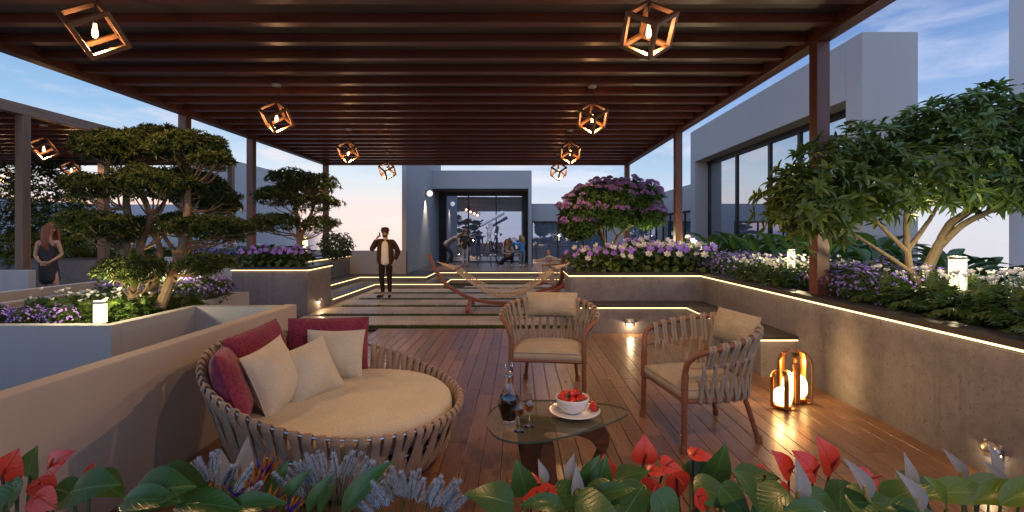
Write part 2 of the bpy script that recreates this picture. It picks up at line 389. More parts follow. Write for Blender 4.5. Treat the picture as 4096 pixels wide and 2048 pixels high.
    def ball(s, c, r, n=16, k=10, m=0):
        r = np.broadcast_to(np.asarray(r, float), (3,)); v = []; f = []
        for i in range(k + 1):
            a = PI * i / k
            for j in range(n):
                b = 2 * PI * j / n; v.append((c[0] + r[0] * math.sin(a) * math.cos(b), c[1] + r[1] * math.sin(a) * math.sin(b), c[2] - r[2] * math.cos(a)))
        for i in range(k):
            for j in range(n): f.append((i * n + j, i * n + (j + 1) % n, (i + 1) * n + (j + 1) % n, (i + 1) * n + j))
        return s.add(v, f, m)
    def prism(s, poly, z0, z1, m=0):
        n_ = len(poly); v = [(x, y, z0) for x, y in poly] + [(x, y, z1) for x, y in poly]
        f = [tuple(range(n_))[::-1], tuple(range(n_, 2 * n_))] + [(i, (i + 1) % n_, n_ + (i + 1) % n_, n_ + i) for i in range(n_)]
        return s.add(v, f, m)
    def leaves(s, tpl, P, D, N, L, Wd, m=0, droop=None):
        """tpl: (verts (k,3): along, across, up ; faces)"""
        tv, tf = tpl; P = np.asarray(P, float); D = np.asarray(D, float); N = np.asarray(N, float)
        D = D / np.maximum(1e-9, np.linalg.norm(D, axis=1))[:, None]
        S = np.cross(N, D); ln = np.linalg.norm(S, axis=1); bad = ln < 1e-3
        if bad.any(): S[bad] = np.cross(D[bad], V(.3, .9, .1)); ln = np.linalg.norm(S, axis=1)
        S /= ln[:, None]; N = np.cross(D, S)
        L = np.broadcast_to(np.asarray(L, float), (len(P),)); Wd = np.broadcast_to(np.asarray(Wd, float), (len(P),))
        v = (P[:, None] + D[:, None] * (tv[None, :, 0] * L[:, None])[..., None] + S[:, None] * (tv[None, :, 1] * Wd[:, None])[..., None]
             + N[:, None] * (tv[None, :, 2] * L[:, None])[..., None])
        if droop is not None: v[:, :, 2] -= (np.broadcast_to(np.asarray(droop, float), (len(P),)) * L)[:, None] * tv[None, :, 0] ** 2
        k = len(tv); v = v.reshape(-1, 3)
        off = (np.arange(len(P)) * k)[:, None, None]
        g = []
        for arr in tf: g.append((arr[None] + off).reshape(-1, arr.shape[1]) + s.nv)
        s.c.append((v, g, m, np.tile(tv[:, :2], (len(P), 1)))); s.nv += len(v); return s
    def mesh(s, name, mats, smooth=True, angle=35):
        vs = np.concatenate([c[0] for c in s.c]); me = bpy.data.meshes.new(name)
        loops = []; tot = []; mi = []
        for v, gs, m, _a in s.c:
            for g in gs: loops.append(g.ravel()); tot.append(np.full(len(g), g.shape[1])); mi.append(np.full(len(g), m))
        loops = np.concatenate(loops); tot = np.concatenate(tot); mi = np.concatenate(mi)
        me.vertices.add(len(vs)); me.vertices.foreach_set('co', vs.astype(np.float32).ravel())
        me.loops.add(len(loops)); me.loops.foreach_set('vertex_index', loops.astype(np.int32))
        me.polygons.add(len(tot)); me.polygons.foreach_set('loop_start', np.concatenate([[0], np.cumsum(tot)[:-1]]).astype(np.int32))
        me.polygons.foreach_set('loop_total', tot.astype(np.int32)); me.polygons.foreach_set('material_index', mi.astype(np.int32))
        for mt in (mats if isinstance(mats, (list, tuple)) else [mats]): me.materials.append(mt)
        me.update(calc_edges=True)
        if any(c[3] is not None for c in s.c):
            av = np.concatenate([np.column_stack([c[3], np.ones(len(c[0]))]) if c[3] is not None else np.zeros((len(c[0]), 3)) for c in s.c])
            me.attributes.new('leafpos', 'FLOAT_VECTOR', 'POINT').data.foreach_set('vector', av.astype(np.float32).ravel())
        me.validate()
        if not smooth: me.polygons.foreach_set('use_smooth', np.zeros(len(me.polygons), bool))
        else:
            me.polygons.foreach_set('use_smooth', np.ones(len(me.polygons), bool))
            if angle: me.set_sharp_from_angle(angle=R(angle))
        return me
    def build(s, name, mats, parent=None, loc=(0, 0, 0), rot=(0, 0, 0), smooth=True, bevel=0, angle=35):
        o = bpy.data.objects.new(name, s.mesh(name, mats, smooth, angle)); COL.objects.link(o)
        o.location = loc; o.rotation_euler = rot
        if parent is not None: o.parent = parent
        if bevel:
            bm_ = o.modifiers.new('bevel', 'BEVEL'); bm_.width = bevel; bm_.segments = 2; bm_.limit_method = 'ANGLE'; bm_.angle_limit = R(50)
        return o
def tag(o, label=None, cat=None, group=None, kind=None):
    if label: o['label'] = label
    if cat: o['category'] = cat
    if group: o['group'] = group
    if kind: o['kind'] = kind
    return o
def empty(name, loc=(0, 0, 0), rz=0, label=None, cat=None, group=None):
    o = bpy.data.objects.new(name, None); COL.objects.link(o); o.location = loc; o.rotation_euler = (0, 0, rz)
    o.empty_display_size = .1
    return tag(o, label, cat, group)
KIDS = {}
def copy_tree(o, loc, rz=None, label=None, group=None, scale=None):
    c = o.copy(); COL.objects.link(c); c.location = loc
    if rz is not None: c.rotation_euler = (0, 0, rz)
    if scale: c.scale = (scale,) * 3
    if label: c['label'] = label
    if group: c['group'] = group
    def rec(src, dst):
        for ch in src.children:
            d = ch.copy(); COL.objects.link(d); d.parent = dst; rec(ch, d)
    rec(o, c); return c
def lamp(name, loc, power, colr, parent=None, radius=.04, spot=None):
    l = bpy.data.lights.new(name, 'SPOT' if spot else 'POINT'); l.energy = power; l.color = colr; l.shadow_soft_size = radius
    if spot: l.spot_size = R(spot[0]); l.spot_blend = spot[1]
    o = bpy.data.objects.new(name, l); COL.objects.link(o); o.location = loc
    if parent is not None: o.parent = parent
    return o
def P(px, py, Y): return V((px - 2075) * Y / 1900, Y, 1.6 - (py - 935) * Y / 1900)

# ------------------------------------------------------------------ ground, deck, stone, grass, steps
def structure(o): o['kind'] = 'structure'; return o
g = MB(); g.box(-27, 7.2, -4, 29, -.30, -.06)
structure(g.build('ground', M['concd']))
# deck boards: real boards with a small gap
g = MB(); x = -2.36; row = 0
while x < 3.10:
    x1 = min(x + .14, 3.10); y = 2.2 - random.random() * 1.4
    while y < 8.02:
        ln = random.uniform(1.1, 1.9); y0 = max(y, 2.2); y1 = min(y + ln, 8.02)
        if y1 - y0 > .1: g.box(x + .0025, x1 - .0025, y0 + .002, y1 - .002, -.03, 0)
        y += ln
    x = x1
structure(g.build('deck', M['deck'], bevel=.0025, smooth=False))
# stone slabs between planted joints
rows = [8.12, 9.27, 10.42, 11.57, 12.72, 13.87, 15.02]
g = MB(); gr = []
for i, y0 in enumerate(rows):
    y1 = y0 + 1.15 - .10
    for k in range(2):
        a = y0 + .10 + k * .525 ; b = a + .517
        x = -4.2 - random.random() * .8
        while x < 5.2:
            w = random.uniform(.75, 1.35)
            if b < 13.88 or x > -2.2:
                if b < 15.38: g.box(max(x, -4.19), x + w - .008, a, b, -.04, 0 + random.uniform(-.001, .001))
            x += w
    gr.append(y0)
structure(g.build('stone_path', M['paver'], bevel=.004, smooth=False))
g = MB(); g.box(-4.3, 5.3, 8.03, 15.4, -.05, -.018); structure(g.build('path_bed', M['soil']))
def blade_tpl(k=3):
    v = []; q_ = []
    for i in range(k):
        t = i / k; w = .5 * (1 - t) ** .6
        v += [(t, -w, 0), (t, w, 0)]
    v.append((1, 0, 0))
    for i in range(k - 1): q_.append((2 * i, 2 * i + 1, 2 * i + 3, 2 * i + 2))
    return np.array(v, float), [np.array(q_), np.array([(2 * k - 2, 2 * k - 1, 2 * k)])]
BL = blade_tpl()
for i, y0 in enumerate(gr):
    nb = 14000 if i < 2 else 9000
    x0 = -3.9 if y0 < 13.8 else -2.2
    pp = np.stack([rng.uniform(x0, 4.5, nb), y0 + .05 + rng.normal(0, .026, nb), np.full(nb, -.015)], 1)
    d = np.stack([rng.normal(0, .35, nb), rng.normal(0, .35, nb), np.ones(nb)], 1)
    nn = rng.normal(0, 1, (nb, 3)); nn[:, 2] *= .2
    g = MB(); g.leaves(BL, pp, d, nn, rng.uniform(.03, .065, nb), .009)
    o = g.build('grass', M['grassm'], smooth=False); tag(o, None, None, None, 'stuff')
# steps with lit risers
def led_run(pts, z, parent, name='light_strip', h=.014, d=.012, off=None):
    g_ = MB()
    for (xa, ya), (xb, yb) in zip(pts[:-1], pts[1:]):
        g_.beam((xa, ya, z), (xb, yb, z), d, h)
    o = g_.build(name, M['led'], parent, smooth=False); return o
g = MB(); st = structure(empty('steps'))
g.prism([(-4.2, 10.7), (-4.2, 13.9), (-2.2, 13.9), (-2.2, 15.4), (6, 15.4), (6, 16.6), (-6, 16.6), (-6, 10.7)][::1], -.04, .13)
structure(g.build('step_riser', M['conc'], smooth=False))
g = MB(); g.prism([(-4.185, 10.7), (-4.185, 13.885), (-2.185, 13.885), (-2.185, 15.385), (6, 15.385), (6, 16.3), (-5.5, 16.3), (-5.5, 10.7)], .132, .158)
structure(g.build('step_tread', M['cap'], smooth=False, bevel=.004))
g = MB(); g.prism([(-4.84, 10.7), (-4.84, 14.5), (-2.83, 14.5), (-2.83, 16.2), (6, 16.2), (6, 24), (-8, 24), (-8, 10.7)], .1, .285)
structure(g.build('terrace_riser', M['conc'], smooth=False))
g = MB(); g.prism([(-4.825, 10.7), (-4.825, 14.485), (-2.815, 14.485), (-2.815, 16.185), (6, 16.185), (6, 16.5), (-3.1, 16.5), (-3.1, 24), (-8, 24), (-8, 10.7)], .287, .312)
structure(g.build('terrace_edge', M['cap'], smooth=False, bevel=.004))
bpy.data.objects.remove(st)
g = MB(); y = 16.505
while y < 23.5: g.box(-3.095, 5.99, y, y + .135, .29, .316); y += .14
structure(g.build('upper_deck', M['deck'], smooth=False))
s1 = [(-4.212 + .02, 10.72), (-4.212 + .02, 13.892 - .0), (-2.192, 13.892), (-2.192, 15.392), (5.9, 15.392)]
o = led_run(s1, .118, None, 'step_light'); tag(o, 'warm light strip under the nosing of the lower black step', 'light strip', 'light strips under the steps')
s2 = [(-4.832, 10.72), (-4.832, 14.492), (-2.822, 14.492), (-2.822, 16.192), (5.9, 16.192)]
o = led_run(s2, .272, None, 'step_light'); tag(o, 'warm light strip under the edge of the upper black step', 'light strip', 'light strips under the steps')

# ------------------------------------------------------------------ white walls and buildings
def wall(name, boxes, label, cat='wall', m='white', parent=None, bevel=.006):
    g_ = MB()
    for b in boxes: g_.box(*b) if not isinstance(b[0], tuple) else g_.prism(b[0], b[1], b[2])
    o = g_.build(name, M[m], parent, smooth=False, bevel=bevel)
    return tag(o, label, cat)
wall('low_wall', [(-2.48, -2.36, -1.5, 5.05, -.05, .85)], 'low white rendered wall behind the round daybed, glowing orange', m='cream')  # same white render; the cream tone carries the warm light falling on it
# raised white planter beside it
pl = empty('white_planter', (-4.4, 4.4, 0), 0, 'white rendered planter holding the big cloud pruned tree', 'planter')
g = MB(); o_ = (4.4, -4.4)
def rel(b): return (b[0] + 4.4, b[1] + 4.4, b[2] - 4.4, b[3] - 4.4, b[4], b[5])
for b in [(-6.0, -3.33, 3.88, 3.98, -.05, .85), (-3.43, -3.33, 3.98, 4.90, -.05, .85), (-3.43, -2.482, 4.90, 5.0, -.05, .85),
          (-3.90, -3.80, 5.001, 6.6, -.05, .78), (-5.555, -3.80, 6.601, 6.7, -.05, .78), (-3.80, -3.431, 4.90, 5.0, -.05, .80)]: g.box(*rel(b))
g.build('wall', M['white'], pl, smooth=False, bevel=.005)
g = MB(); g.prism([(-5.55 + 4.4, -.42), (.97, -.42), (.97, .5), (.5, .6), (.5, 2.2), (-1.15, 2.2)], 0, .78); g.build('soil', M['soil'], pl, smooth=False)
wall('divider_wall', [(-5.68, -5.56, 0, 7.70, -.05, .85)], 'long low white wall behind the cloud pruned tree, lamp lit')
wall('divider_wall', [(-6.72, -6.60, 0, 8.9, -.05, .85)], 'second long low white wall, bluish, in front of the woman in a dress')
wall('divider_wall', [(-7.3, -5.62, 9.30, 9.42, -.05, 1.14)], 'short white wall butting against the concrete planter of purple flowers')
wall('divider_wall', [(-13, -8.05, 7.80, 7.92, -.05, 1.0)], 'white wall end in front of the woman and the timber post')
wall('parapet_wall', [(-7.6, -3.6, 15.2, 15.34, .313, 1.06)], 'low grey white parapet behind the man on the phone')
g = MB(); g.box(-7.6, -3.602, 15.19, 15.35, 1.062, 1.10); g.box(-3.74, -3.603, 15.17, 15.199, 1.1, 5.6); 
# telescope room
rm = empty('telescope_room', (-1.5, 19.8, 0), 0, 'white rendered room with a wide glass front behind the telescope', 'building')
def rb(m_, b): m_.box(b[0] + 1.5, b[1] + 1.5, b[2] - 19.8, b[3] - 19.8, b[4], b[5])
g = MB(); rb(g, (-3.74, -3.60, 15.2, 22, .313, 5.6)); g.build('side_wall', M['white'], rm, smooth=False, bevel=.008)
g = MB(); rb(g, (-3.598, .54, 19.8, 22.6, 3.48, 4.24)); rb(g, (.40, .54, 19.8, 22.6, .317, 3.478)); g.build('front_wall', M['white'], rm, smooth=False, bevel=.008)
g = MB()
for xa, xb in ((-3.598, -3.30), (.18, .398)): rb(g, (xa, xb, 21.45, 21.6, .317, 3.478))
g.build('end_panel', M['dsteel'], rm, smooth=False)
wf = MB()
for xm in (-3.28, -2.27, -1.02, .15): rb(wf, (xm - .025, xm + .025, 21.42, 21.5, .317, 3.30))
rb(wf, (-3.3, .18, 21.42, 21.5, 3.302, 3.36)); rb(wf, (-3.3, .18, 21.42, 21.5, .32, .36))
fo = wf.build('window_frame', M['dsteel'], rm, smooth=False)
g = MB(); rb(g, (-3.3, .18, 21.47, 21.49, .34, 3.34)); g.build('pane', M['win2'], fo, smooth=False)
g = MB(); rb(g, (-3.598, .398, 21.42, 21.6, 3.362, 3.477)); g.build('lintel', M['dsteel'], rm, smooth=False)
# low wing with windows
wg = empty('window_wing', (3.2, 20.2, 0), 0, 'lower white wing with dark framed windows behind the mauve flowering tree', 'building')
def rw(m_, b): m_.box(b[0] - 3.2, b[1] - 3.2, b[2] - 20.2, b[3] - 20.2, b[4], b[5])
g = MB(); rw(g, (.542, 6.6, 20.2, 21.2, 2.13, 2.88)); rw(g, (3.75, 4.55, 20.2, 20.6, .317, 2.128)); rw(g, (5.9, 6.6, 20.2, 20.6, .317, 2.128)); rw(g,(.542,6.6,20.7,21.2,.0,2.128))
g.build('wall', M['white'], wg, smooth=False, bevel=.008)
wf = MB()
for xm in (.57, 1.66, 2.74, 3.72, 4.58, 5.86): rw(wf, (xm - .025, xm + .025, 20.18, 20.24, .32, 2.07))
rw(wf, (.545, 3.748, 20.18, 20.24, 2.072, 2.127)); rw(wf, (4.552, 5.898, 20.18, 20.24, 2.072, 2.127))
fo = wf.build('window_frame', M['dsteel'], wg, smooth=False)
g = MB(); rw(g, (.56, 3.74, 20.22, 20.23, .32, 2.08)); rw(g, (4.56, 5.89, 20.22, 20.23, .32, 2.08)); g.build('pane', M['win2'], fo, smooth=False)
# tall block on the east
tb = empty('tall_block', (6.5, 12, 0), 0, 'tall white block with one huge window beside the pergola', 'building')
def rt(m_, b): m_.box(b[0] - 6.5, b[1] - 6.5, b[2] - 12, b[3] - 12, b[4], b[5])
OY0, OY1 = 8.72, 16.2     # opening along Y
g = MB()
rt(g, (6.0, 6.98, 8.3, OY0, 0, 5.13)); rt(g, (6.0, 6.98, OY1, 16.6, 0, 5.13)); rt(g, (6.0, 6.98, OY0, OY1, 4.05, 5.13)); rt(g, (6.0, 6.98, OY0, OY1, 0, .70))
g.build('wall', M['white'], tb, smooth=False, bevel=.008)
wf = MB(); rt(wf, (6.42, 6.50, OY0, OY1, 3.93, 4.048)); rt(wf, (6.42, 6.50, OY0, OY1, .702, .78))
for ym in (OY0 + .06, 10.9, 12.2, 14.05, OY1 - .12): rt(wf, (6.42, 6.50, ym - .05, ym + .05, .78, 3.93))
fo = wf.build('window_frame', M['dsteel'], tb, smooth=False)
g = MB(); rt(g, (6.46, 6.47, OY0, OY1, .75, 3.97)); g.build('pane', M['win'], fo, smooth=False)
ew = empty('east_wall', (6.3, 18, 0), 0, 'low white wall with a strip of dark framed windows, between the tall block and wing', 'wall')
g = MB(); g.box(-.3, .3, -1.398, 2.19, 2.42, 3.33); g.box(-.3, .3, -1.398, 2.19, 0, .6); g.box(-.05, .3, -1.398, 2.19, .6, 2.42)
g.build('wall', M['white'], ew, smooth=False, bevel=.006)
wf = MB()
for ym in (-1.37, -.5, .35, 1.2, 2.15): wf.box(-.2, -.14, ym - .03, ym + .03, .6, 2.36)
wf.box(-.2, -.14, -1.4, 2.19, 2.36, 2.418); fo = wf.build('window_frame', M['dsteel'], ew, smooth=False)
g = MB(); g.box(-.17, -.16, -1.4, 2.19, .6, 2.4); g.build('pane', M['win'], fo, smooth=False)
wall('wall_pier', [(((5.83, 5.65), (7.2, 5.65), (7.2, 6.1), (6.4, 6.1)), 0, 6.5)], 'tall white wall pier cut by the frame, right of the broad leaved tree', bevel=.008)
# the neighbour's block across the terraces
wall('neighbour_block', [(-15, -13.7, 20.6, 29.3, 0, 5.13)], 'tall pale wall of the block beyond the small cloud pruned tree', 'building', bevel=.008)
wall('neighbour_wall', [(-26, -15.02, 27.9, 28.5, 0, 3.33), (-26, -25, 15, 27.88, 0, 3.33)], 'low pale wall far behind the neighbouring pergola')
np_ = empty('neighbour_planter', (-10, 12, 0), 0, 'dark concrete planter behind the woman, holding shrubs and white flowers', 'planter')
g = MB(); g.box(-5, 3.9, -.1, .1, 0, .95); g.box(3.7, 3.9, .1, 3, 0, .95); g.build('wall', M['concd'], np_, smooth=False, bevel=.006)
g = MB(); g.box(-5, 3.93, -.13, .12, .952, .99); g.build('cap', M['cap'], np_, smooth=False, bevel=.004)
g = MB(); g.box(-5, 3.69, .121, 3, 0, .9); g.build('soil', M['soil'], np_, smooth=False)

# ------------------------------------------------------------------ concrete planters
rp = empty('concrete_planter', (3.2, 8.05, 0), 0, 'long L shaped concrete planter of flowers with a lit black rim, beside the deck', 'planter')
def rr(pts): return [(x - 3.2, y - 8.05) for x, y in pts]
outer = [(3.10, -1.5), (3.10, 8.05), (.88, 8.05), (.88, 9.1), (1.6, 10.2), (1.6, 13.2), (5.98, 13.2), (5.98, -1.5)]
g = MB(); g.prism(rr(outer), -.04, .86); g.build('wall', M['conc'], rp, smooth=False, bevel=.006)
rim = [(3.06, -1.5), (3.06, 8.01), (.84, 8.01), (.84, 9.1), (1.56, 10.2), (1.56, 13.2)]
inn = [(1.85, 13.2), (1.75, 10.25), (1.02, 9.07), (1.02, 8.19), (3.245, 8.19), (3.245, -1.5)]
g = MB(); v = rr(rim + inn); ids = list(range(6)); 
def strip_prism(g_, A, B, z0, z1):
    n_ = len(A)
    for i in range(n_ - 1): g_.prism([A[i], A[i + 1], B[i + 1], B[i]], z0, z1)
strip_prism(g, rr(rim), rr(inn[::-1]), .895, .945); g.build('rim', M['cap'], rp, smooth=False)
g = MB(); g.prism(rr([(3.2, -1.5), (3.2, 8.15), (.98, 8.15), (1.08, 9.0), (1.8, 10.2), (1.8, 13.1), (5.9, 13.1), (5.9, -1.5)]), .7, .92); g.build('soil', M['soil'], rp, smooth=False)
led_run([(3.0845 - 3.2, -9.5), (3.0845 - 3.2, -.0155), (.8645 - 3.2, -.0155), (.8645 - 3.2, 1.05), (1.5845 - 3.2, 2.15)], .884, rp, h=.014, d=.03)
bn = empty('bench', (2.9, 7.6, 0), 0, 'concrete corner bench with a black stone seat and lit edge', 'bench')
g = MB(); g.prism([(-.2, -2.3), (-.2, 0), (-2.0, 0), (-2.0, .448), (.198, .448), (.198, -2.3)], -.02, .40); g.build('base', M['conc'], bn, smooth=False, bevel=.004)
g = MB(); g.prism([(-.24, -2.34), (-.24, -.04), (-2.0, -.04), (-2.0, .448), (.198, .448), (.198, -2.34)], .425, .465); g.build('seat', M['cap'], bn, smooth=False, bevel=.004)
led_run([(.198, -2.3155), (-.2155, -2.3155), (-.2155, -.0155), (-2.0, -.0155)], .416, bn, h=.013, d=.03)
lp = empty('concrete_planter', (-4.9, 10, 0), 0, 'angular concrete planter of large purple flowers with a lit black rim', 'planter')
def rl(pts): return [(x + 4.9, y - 10) for x, y in pts]
g = MB(); g.prism(rl([(-5.62, 9.3), (-4.14, 9.3), (-4.23, 10.7), (-5.4, 10.7), (-5.4, 15.19), (-7.6, 15.19), (-7.6, 9.45), (-5.62, 9.45)]), -.04, .86)
g.build('wall', M['conc'], lp, smooth=False, bevel=.006)
g = MB(); A = [(-5.62, 9.26), (-4.10, 9.26), (-4.19, 10.74), (-5.36, 10.74), (-5.36, 15.19)]; B = [(-5.62, 9.55), (-4.38, 9.55), (-4.46, 10.45), (-5.66, 10.45), (-5.66, 15.19)]
strip_prism(g, rl(A), rl(B), .895, .945); g.build('rim', M['cap'], lp, smooth=False)
g = MB(); g.prism(rl([(-7.5, 9.5), (-4.33, 9.5), (-4.42, 10.5), (-5.6, 10.5), (-5.6, 15.15), (-7.5, 15.15)]), .7, .92); g.build('soil', M['soil'], lp, smooth=False)
led_run(rl([(-5.62, 9.2845), (-4.1235, 9.2845), (-4.214, 10.7155), (-5.3845, 10.7155), (-5.3845, 15.17)]), .884, lp, h=.014, d=.03)
# bed at the camera's feet
fb = empty('front_planter', (0, 1.3, 0), 0, 'low planting bed along the near edge of the deck', 'planter')
g = MB(); g.box(-2.34, 3.08, .78, .86, -.03, .30); g.build('wall', M['concd'], fb, smooth=False, bevel=.004)
g = MB(); g.box(-2.34, 3.08, -1.2, .779, -.03, .25); g.build('soil', M['soil'], fb, smooth=False)

# ------------------------------------------------------------------ pergolas
def pergola(label, xa, xb, ya, yb, posts, bm_, pm_, rm_, ymin):
    pg = empty('pergola', (0, 0, 0), 0, label, 'pergola')
    for xx in (xa, xb):
        g_ = MB(); g_.box(xx - .075, xx + .075, ya, yb, 3.65, 3.83); g_.build('beam', M[bm_], pg, smooth=False, bevel=.005)
    g_ = MB(); g_.box(xa + .077, xb - .077, yb - .14, yb, 3.655, 3.82); g_.build('end_beam', M[rm_], pg, smooth=False, bevel=.005)
    proto = None; y = 4.78
    while y > ymin: y -= .48
    y += .48
    while y < yb - .3:
        if proto is None:
            g_ = MB(); g_.box(xa + .079, xb - .079, -.05, .05, 0, .098); proto = g_.build('rafter', M[rm_], pg, (0, y, 3.702), smooth=False, bevel=.003)
        else:
            o_ = proto.copy(); COL.objects.link(o_); o_.parent = pg; o_.location = (0, y, 3.702)
        y += .48
    g_ = MB(); g_.box(xa + .078, xb - .078, ya, yb - .142, 3.803, 3.826); g_.build('roof_panel', M['ceil'], pg, smooth=False)
    for (xx, yy, z0) in posts:
        g_ = MB(); g_.box(xx - .07, xx + .07, yy, yy + .14, z0, 3.648); g_.build('post', M[pm_], pg, smooth=False, bevel=.006)
    return pg
pergola('long dark timber pergola with slatted ceiling over the deck', -5.78, 3.245, -2.5, 14.3,
        [(3.24, 5.05, .946), (3.24, 9.6, .946), (3.24, 14.16, .3), (-5.78, 8.15, 0), (-5.78, 10.2, .946), (-5.78, 14.16, .946)], 'beam', 'post', 'perg', -2)
pergola('lower lit neighbouring pergola of lighter timber beyond the left walls', -17.5, -8.58, 1.5, 14.3,
        [(-8.58, 8.15, 0), (-8.58, 9.75, 0), (-8.58, 14.1, 0), (-17.5, 14.1, 0)], 'nbeam', 'npost', 'perg', 2)

# ------------------------------------------------------------------ lamps
WARM = (1.0, .545, .24)
def cube_frame(a=.30, t=.034):
    g_ = MB(); h = a / 2
    for ax in range(3):
        for s1 in (-1, 1):
            for s2 in (-1, 1):
                p = [0, 0, 0]; q_ = [0, 0, 0]; o1, o2 = [i for i in range(3) if i != ax]
                p[o1] = q_[o1] = s1 * (h - t / 2); p[o2] = q_[o2] = s2 * (h - t / 2)
                e = (h if ax == 2 else (h - t if ax == 1 else h - t)); 
                if ax == 0: e = h - t
                p[ax] = -e; q_[ax] = e
                g_.beam(p, q_, t, t, up=(0, 0, 1) if ax != 2 else (0, 1, 0))
    return g_
LROT = Euler((R(49), 0, R(0))).to_matrix() @ Euler((0, 0, R(45))).to_matrix()
def pendant(x, y, z, label, power=95, group='cube pendant lamps under the pergola'):
    pd = empty('pendant_lamp', (x, y, z), 0, label, 'pendant lamp', group)
    mt = LROT.to_4x4()
    f_ = cube_frame(); fm = MB(); fm.merge(f_, mt)
    fm.build('frame', M['cube'], pd, smooth=False, bevel=.002)
    g_ = MB(); top = .22
    g_.tube(smoothpath([(0, 0, .05), (.0, .0, .2), (.03, .01, .3), (-.012, 0, .4), (0, 0, 3.66 - z)], 5), .004, 6); g_.build('cord', M['black'], pd)
    g_ = MB(); g_.lathe([(.055, 0), (.06, .008), (.06, .03), (.03, .04)], 20, (0, 0, 3.66 - z)); g_.build('ceiling_rose', M['rose'], pd)
    g_ = MB(); g_.lathe([(.018, .10), (.02, .06), (.016, .05)], 14); g_.build('socket', M['black'], pd)
    g_ = MB(); g_.lathe([(.003, -.06), (.014, -.056), (.022, -.035), (.020, -.008), (.013, .02), (.011, .05)], 16); bb = g_.build('bulb', M['fil2'], pd)
    for o_ in (bb,): o_.visible_shadow = True
    lamp('bulb_glow', (0, 0, -.085), power * .12, WARM, pd, .03); lamp('bulb_light', (0, 0, -.11), power * 1.5, WARM, pd, .04, (165, .35))
    return pd
LY = [3.8, 6.65, 9.45, 12.25]
names = ['nearest', 'second', 'third', 'farthest']
for i, y in enumerate(LY):
    pendant(-3.39, y, 3.23, f'{names[i]} cube pendant lamp of the left row under the pergola', 46 if i else 52)
    pendant(1.04, y + .05 * i, 3.23, f'{names[i]} cube pendant lamp of the right row under the pergola', 46 if i else 52)
pendant(1.04, .95, 3.23, 'cube pendant lamp of the right row, above the near planting bed', 84)
pendant(-9.1, 9.1, 3.23, 'cube pendant lamp between two timber posts of the neighbouring pergola', 40, 'cube lamps of the neighbouring pergola')
pendant(-11.4, 12.1, 3.23, 'cube pendant lamp seen against grey cloud at the neighbouring pergola edge', 40, 'cube lamps of the neighbouring pergola')
pendant(-14.2, 13.1, 3.23, 'cube pendant lamp half hidden behind the leftmost timber post and dark tree', 40, 'cube lamps of the neighbouring pergola')
def bollard(x, y, z0, ztop, label, r=.052, glow=.17, power=14):
    b = empty('bollard_light', (x, y, z0), 0, label, 'garden light', 'glowing cylinder lights in the planting')
    h = ztop - z0; gl_ = min(glow, h * .75)
    g_ = MB(); g_.lathe([(r, 0), (r, h - gl_ - .025)], 24); g_.build('base', M['steel'], b)
    g_ = MB(); g_.lathe([(r * .96, h - gl_ - .025), (r * .96, h - .025)], 24); g_.build('diffuser', M['glow'], b)
    g_ = MB(); g_.lathe([(r, h - .025), (r * 1.02, h - .02), (r * 1.02, h - .003), (r * .98, h)], 24); g_.build('cap', M['steel'], b)
    for k in range(3):
        a = k * 2.09 + .5
    lamp('bollard_glow', (0, 0, h + .06), power * 1.1, (1, .80, .42), b, .05)
    return b
bollard(-3.70, 4.2, .75, 1.008, 'glowing garden light among white anemones in the white planter corner', .05, .165, 16)
bollard(-4.22, 5.75, .75, 1.05, 'glowing garden light behind the trunks of the big cloud pruned tree', .05, .17, 30)
bollard(-4.62, 10.25, .92, 1.56, 'glowing garden light behind purple flowers in front of the smaller cloud tree', .058, .30, 12)
bollard(3.62, 9.5, .92, 1.38, 'glowing garden light between lilac flowers and dark leaves, second timber post right', .05, .22, 14)
bollard(3.90, 6.8, .92, 1.37, 'glowing garden light among white flowers left of the nearest timber post', .05, .24, 26)
bollard(3.88, 4.2, .92, 1.40, 'largest glowing garden light beside the broad leaved tree trunk', .064, .27, 16)
bollard(2.95, 11.2, .92, 1.41, 'small glowing garden light behind violet flowers, left of the second timber post', .05, .2, 12)
bollard(2.4, 11.9, .92, 1.42, 'small glowing garden light beside the mauve flowering tree trunk', .05, .2, 12)
def dome_light(x, y, z, rz, label, s=1, power=3):
    d = empty('wall_light', (x, y, z), rz, label, 'wall light', 'half dome wall lights near the floor')
    g_ = MB(); vs = []; fs = []; n1, n2 = 16, 8; r = .062 * s
    for i in range(n2 + 1):
        a = PI / 2 * i / n2
        for j in range(n1 + 1):
            b_ = PI * j / n1 - PI / 2
            vs.append((r * math.cos(a) * math.sin(b_), -r * .9 * math.cos(a) * math.cos(b_), r * math.sin(a)))
    for i in range(n2):
        for j in range(n1): k = i * (n1 + 1) + j; fs.append((k, k + 1, k + n1 + 2, k + n1 + 1))
    g_.add(vs, fs); hd = g_.build('hood', M['steel'], d)
    so = hd.modifiers.new('solid', 'SOLIDIFY'); so.thickness = .006
    g_ = MB(); g_.box(-.055 * s, .055 * s, -.004, .0, -.045 * s, .055 * s); g_.build('back_plate', M['steel'], d, bevel=.002)
    g_ = MB(); g_.ball((0, -.03 * s, .012), (.022 * s, .02 * s, .014 * s), 12, 8); g_.build('bulb', emis('dome_bulb', (1, .75, .4), 5), d)
    lamp('dome_glow', (0, -.035 * s, -.02), power, (1, .68, .35), d, .02)
dome_light(1.78, 7.597, .175, 0, 'half dome wall light on the corner bench front behind the chairs', 1.25, 4)
dome_light(3.097, 3.1, .18, R(-90), 'half dome wall light low on the right planter wall near the lilies', 1.1, .6)
dome_light(-4.172, 9.95, .19, R(86), 'half dome wall light on the side of the purple flower planter', 1.2, 3)
sc_ = empty('wall_sconce', (-3.598, 18.3, 3.15), 0, 'white globe wall light on the side wall by the telescope room', 'wall light')
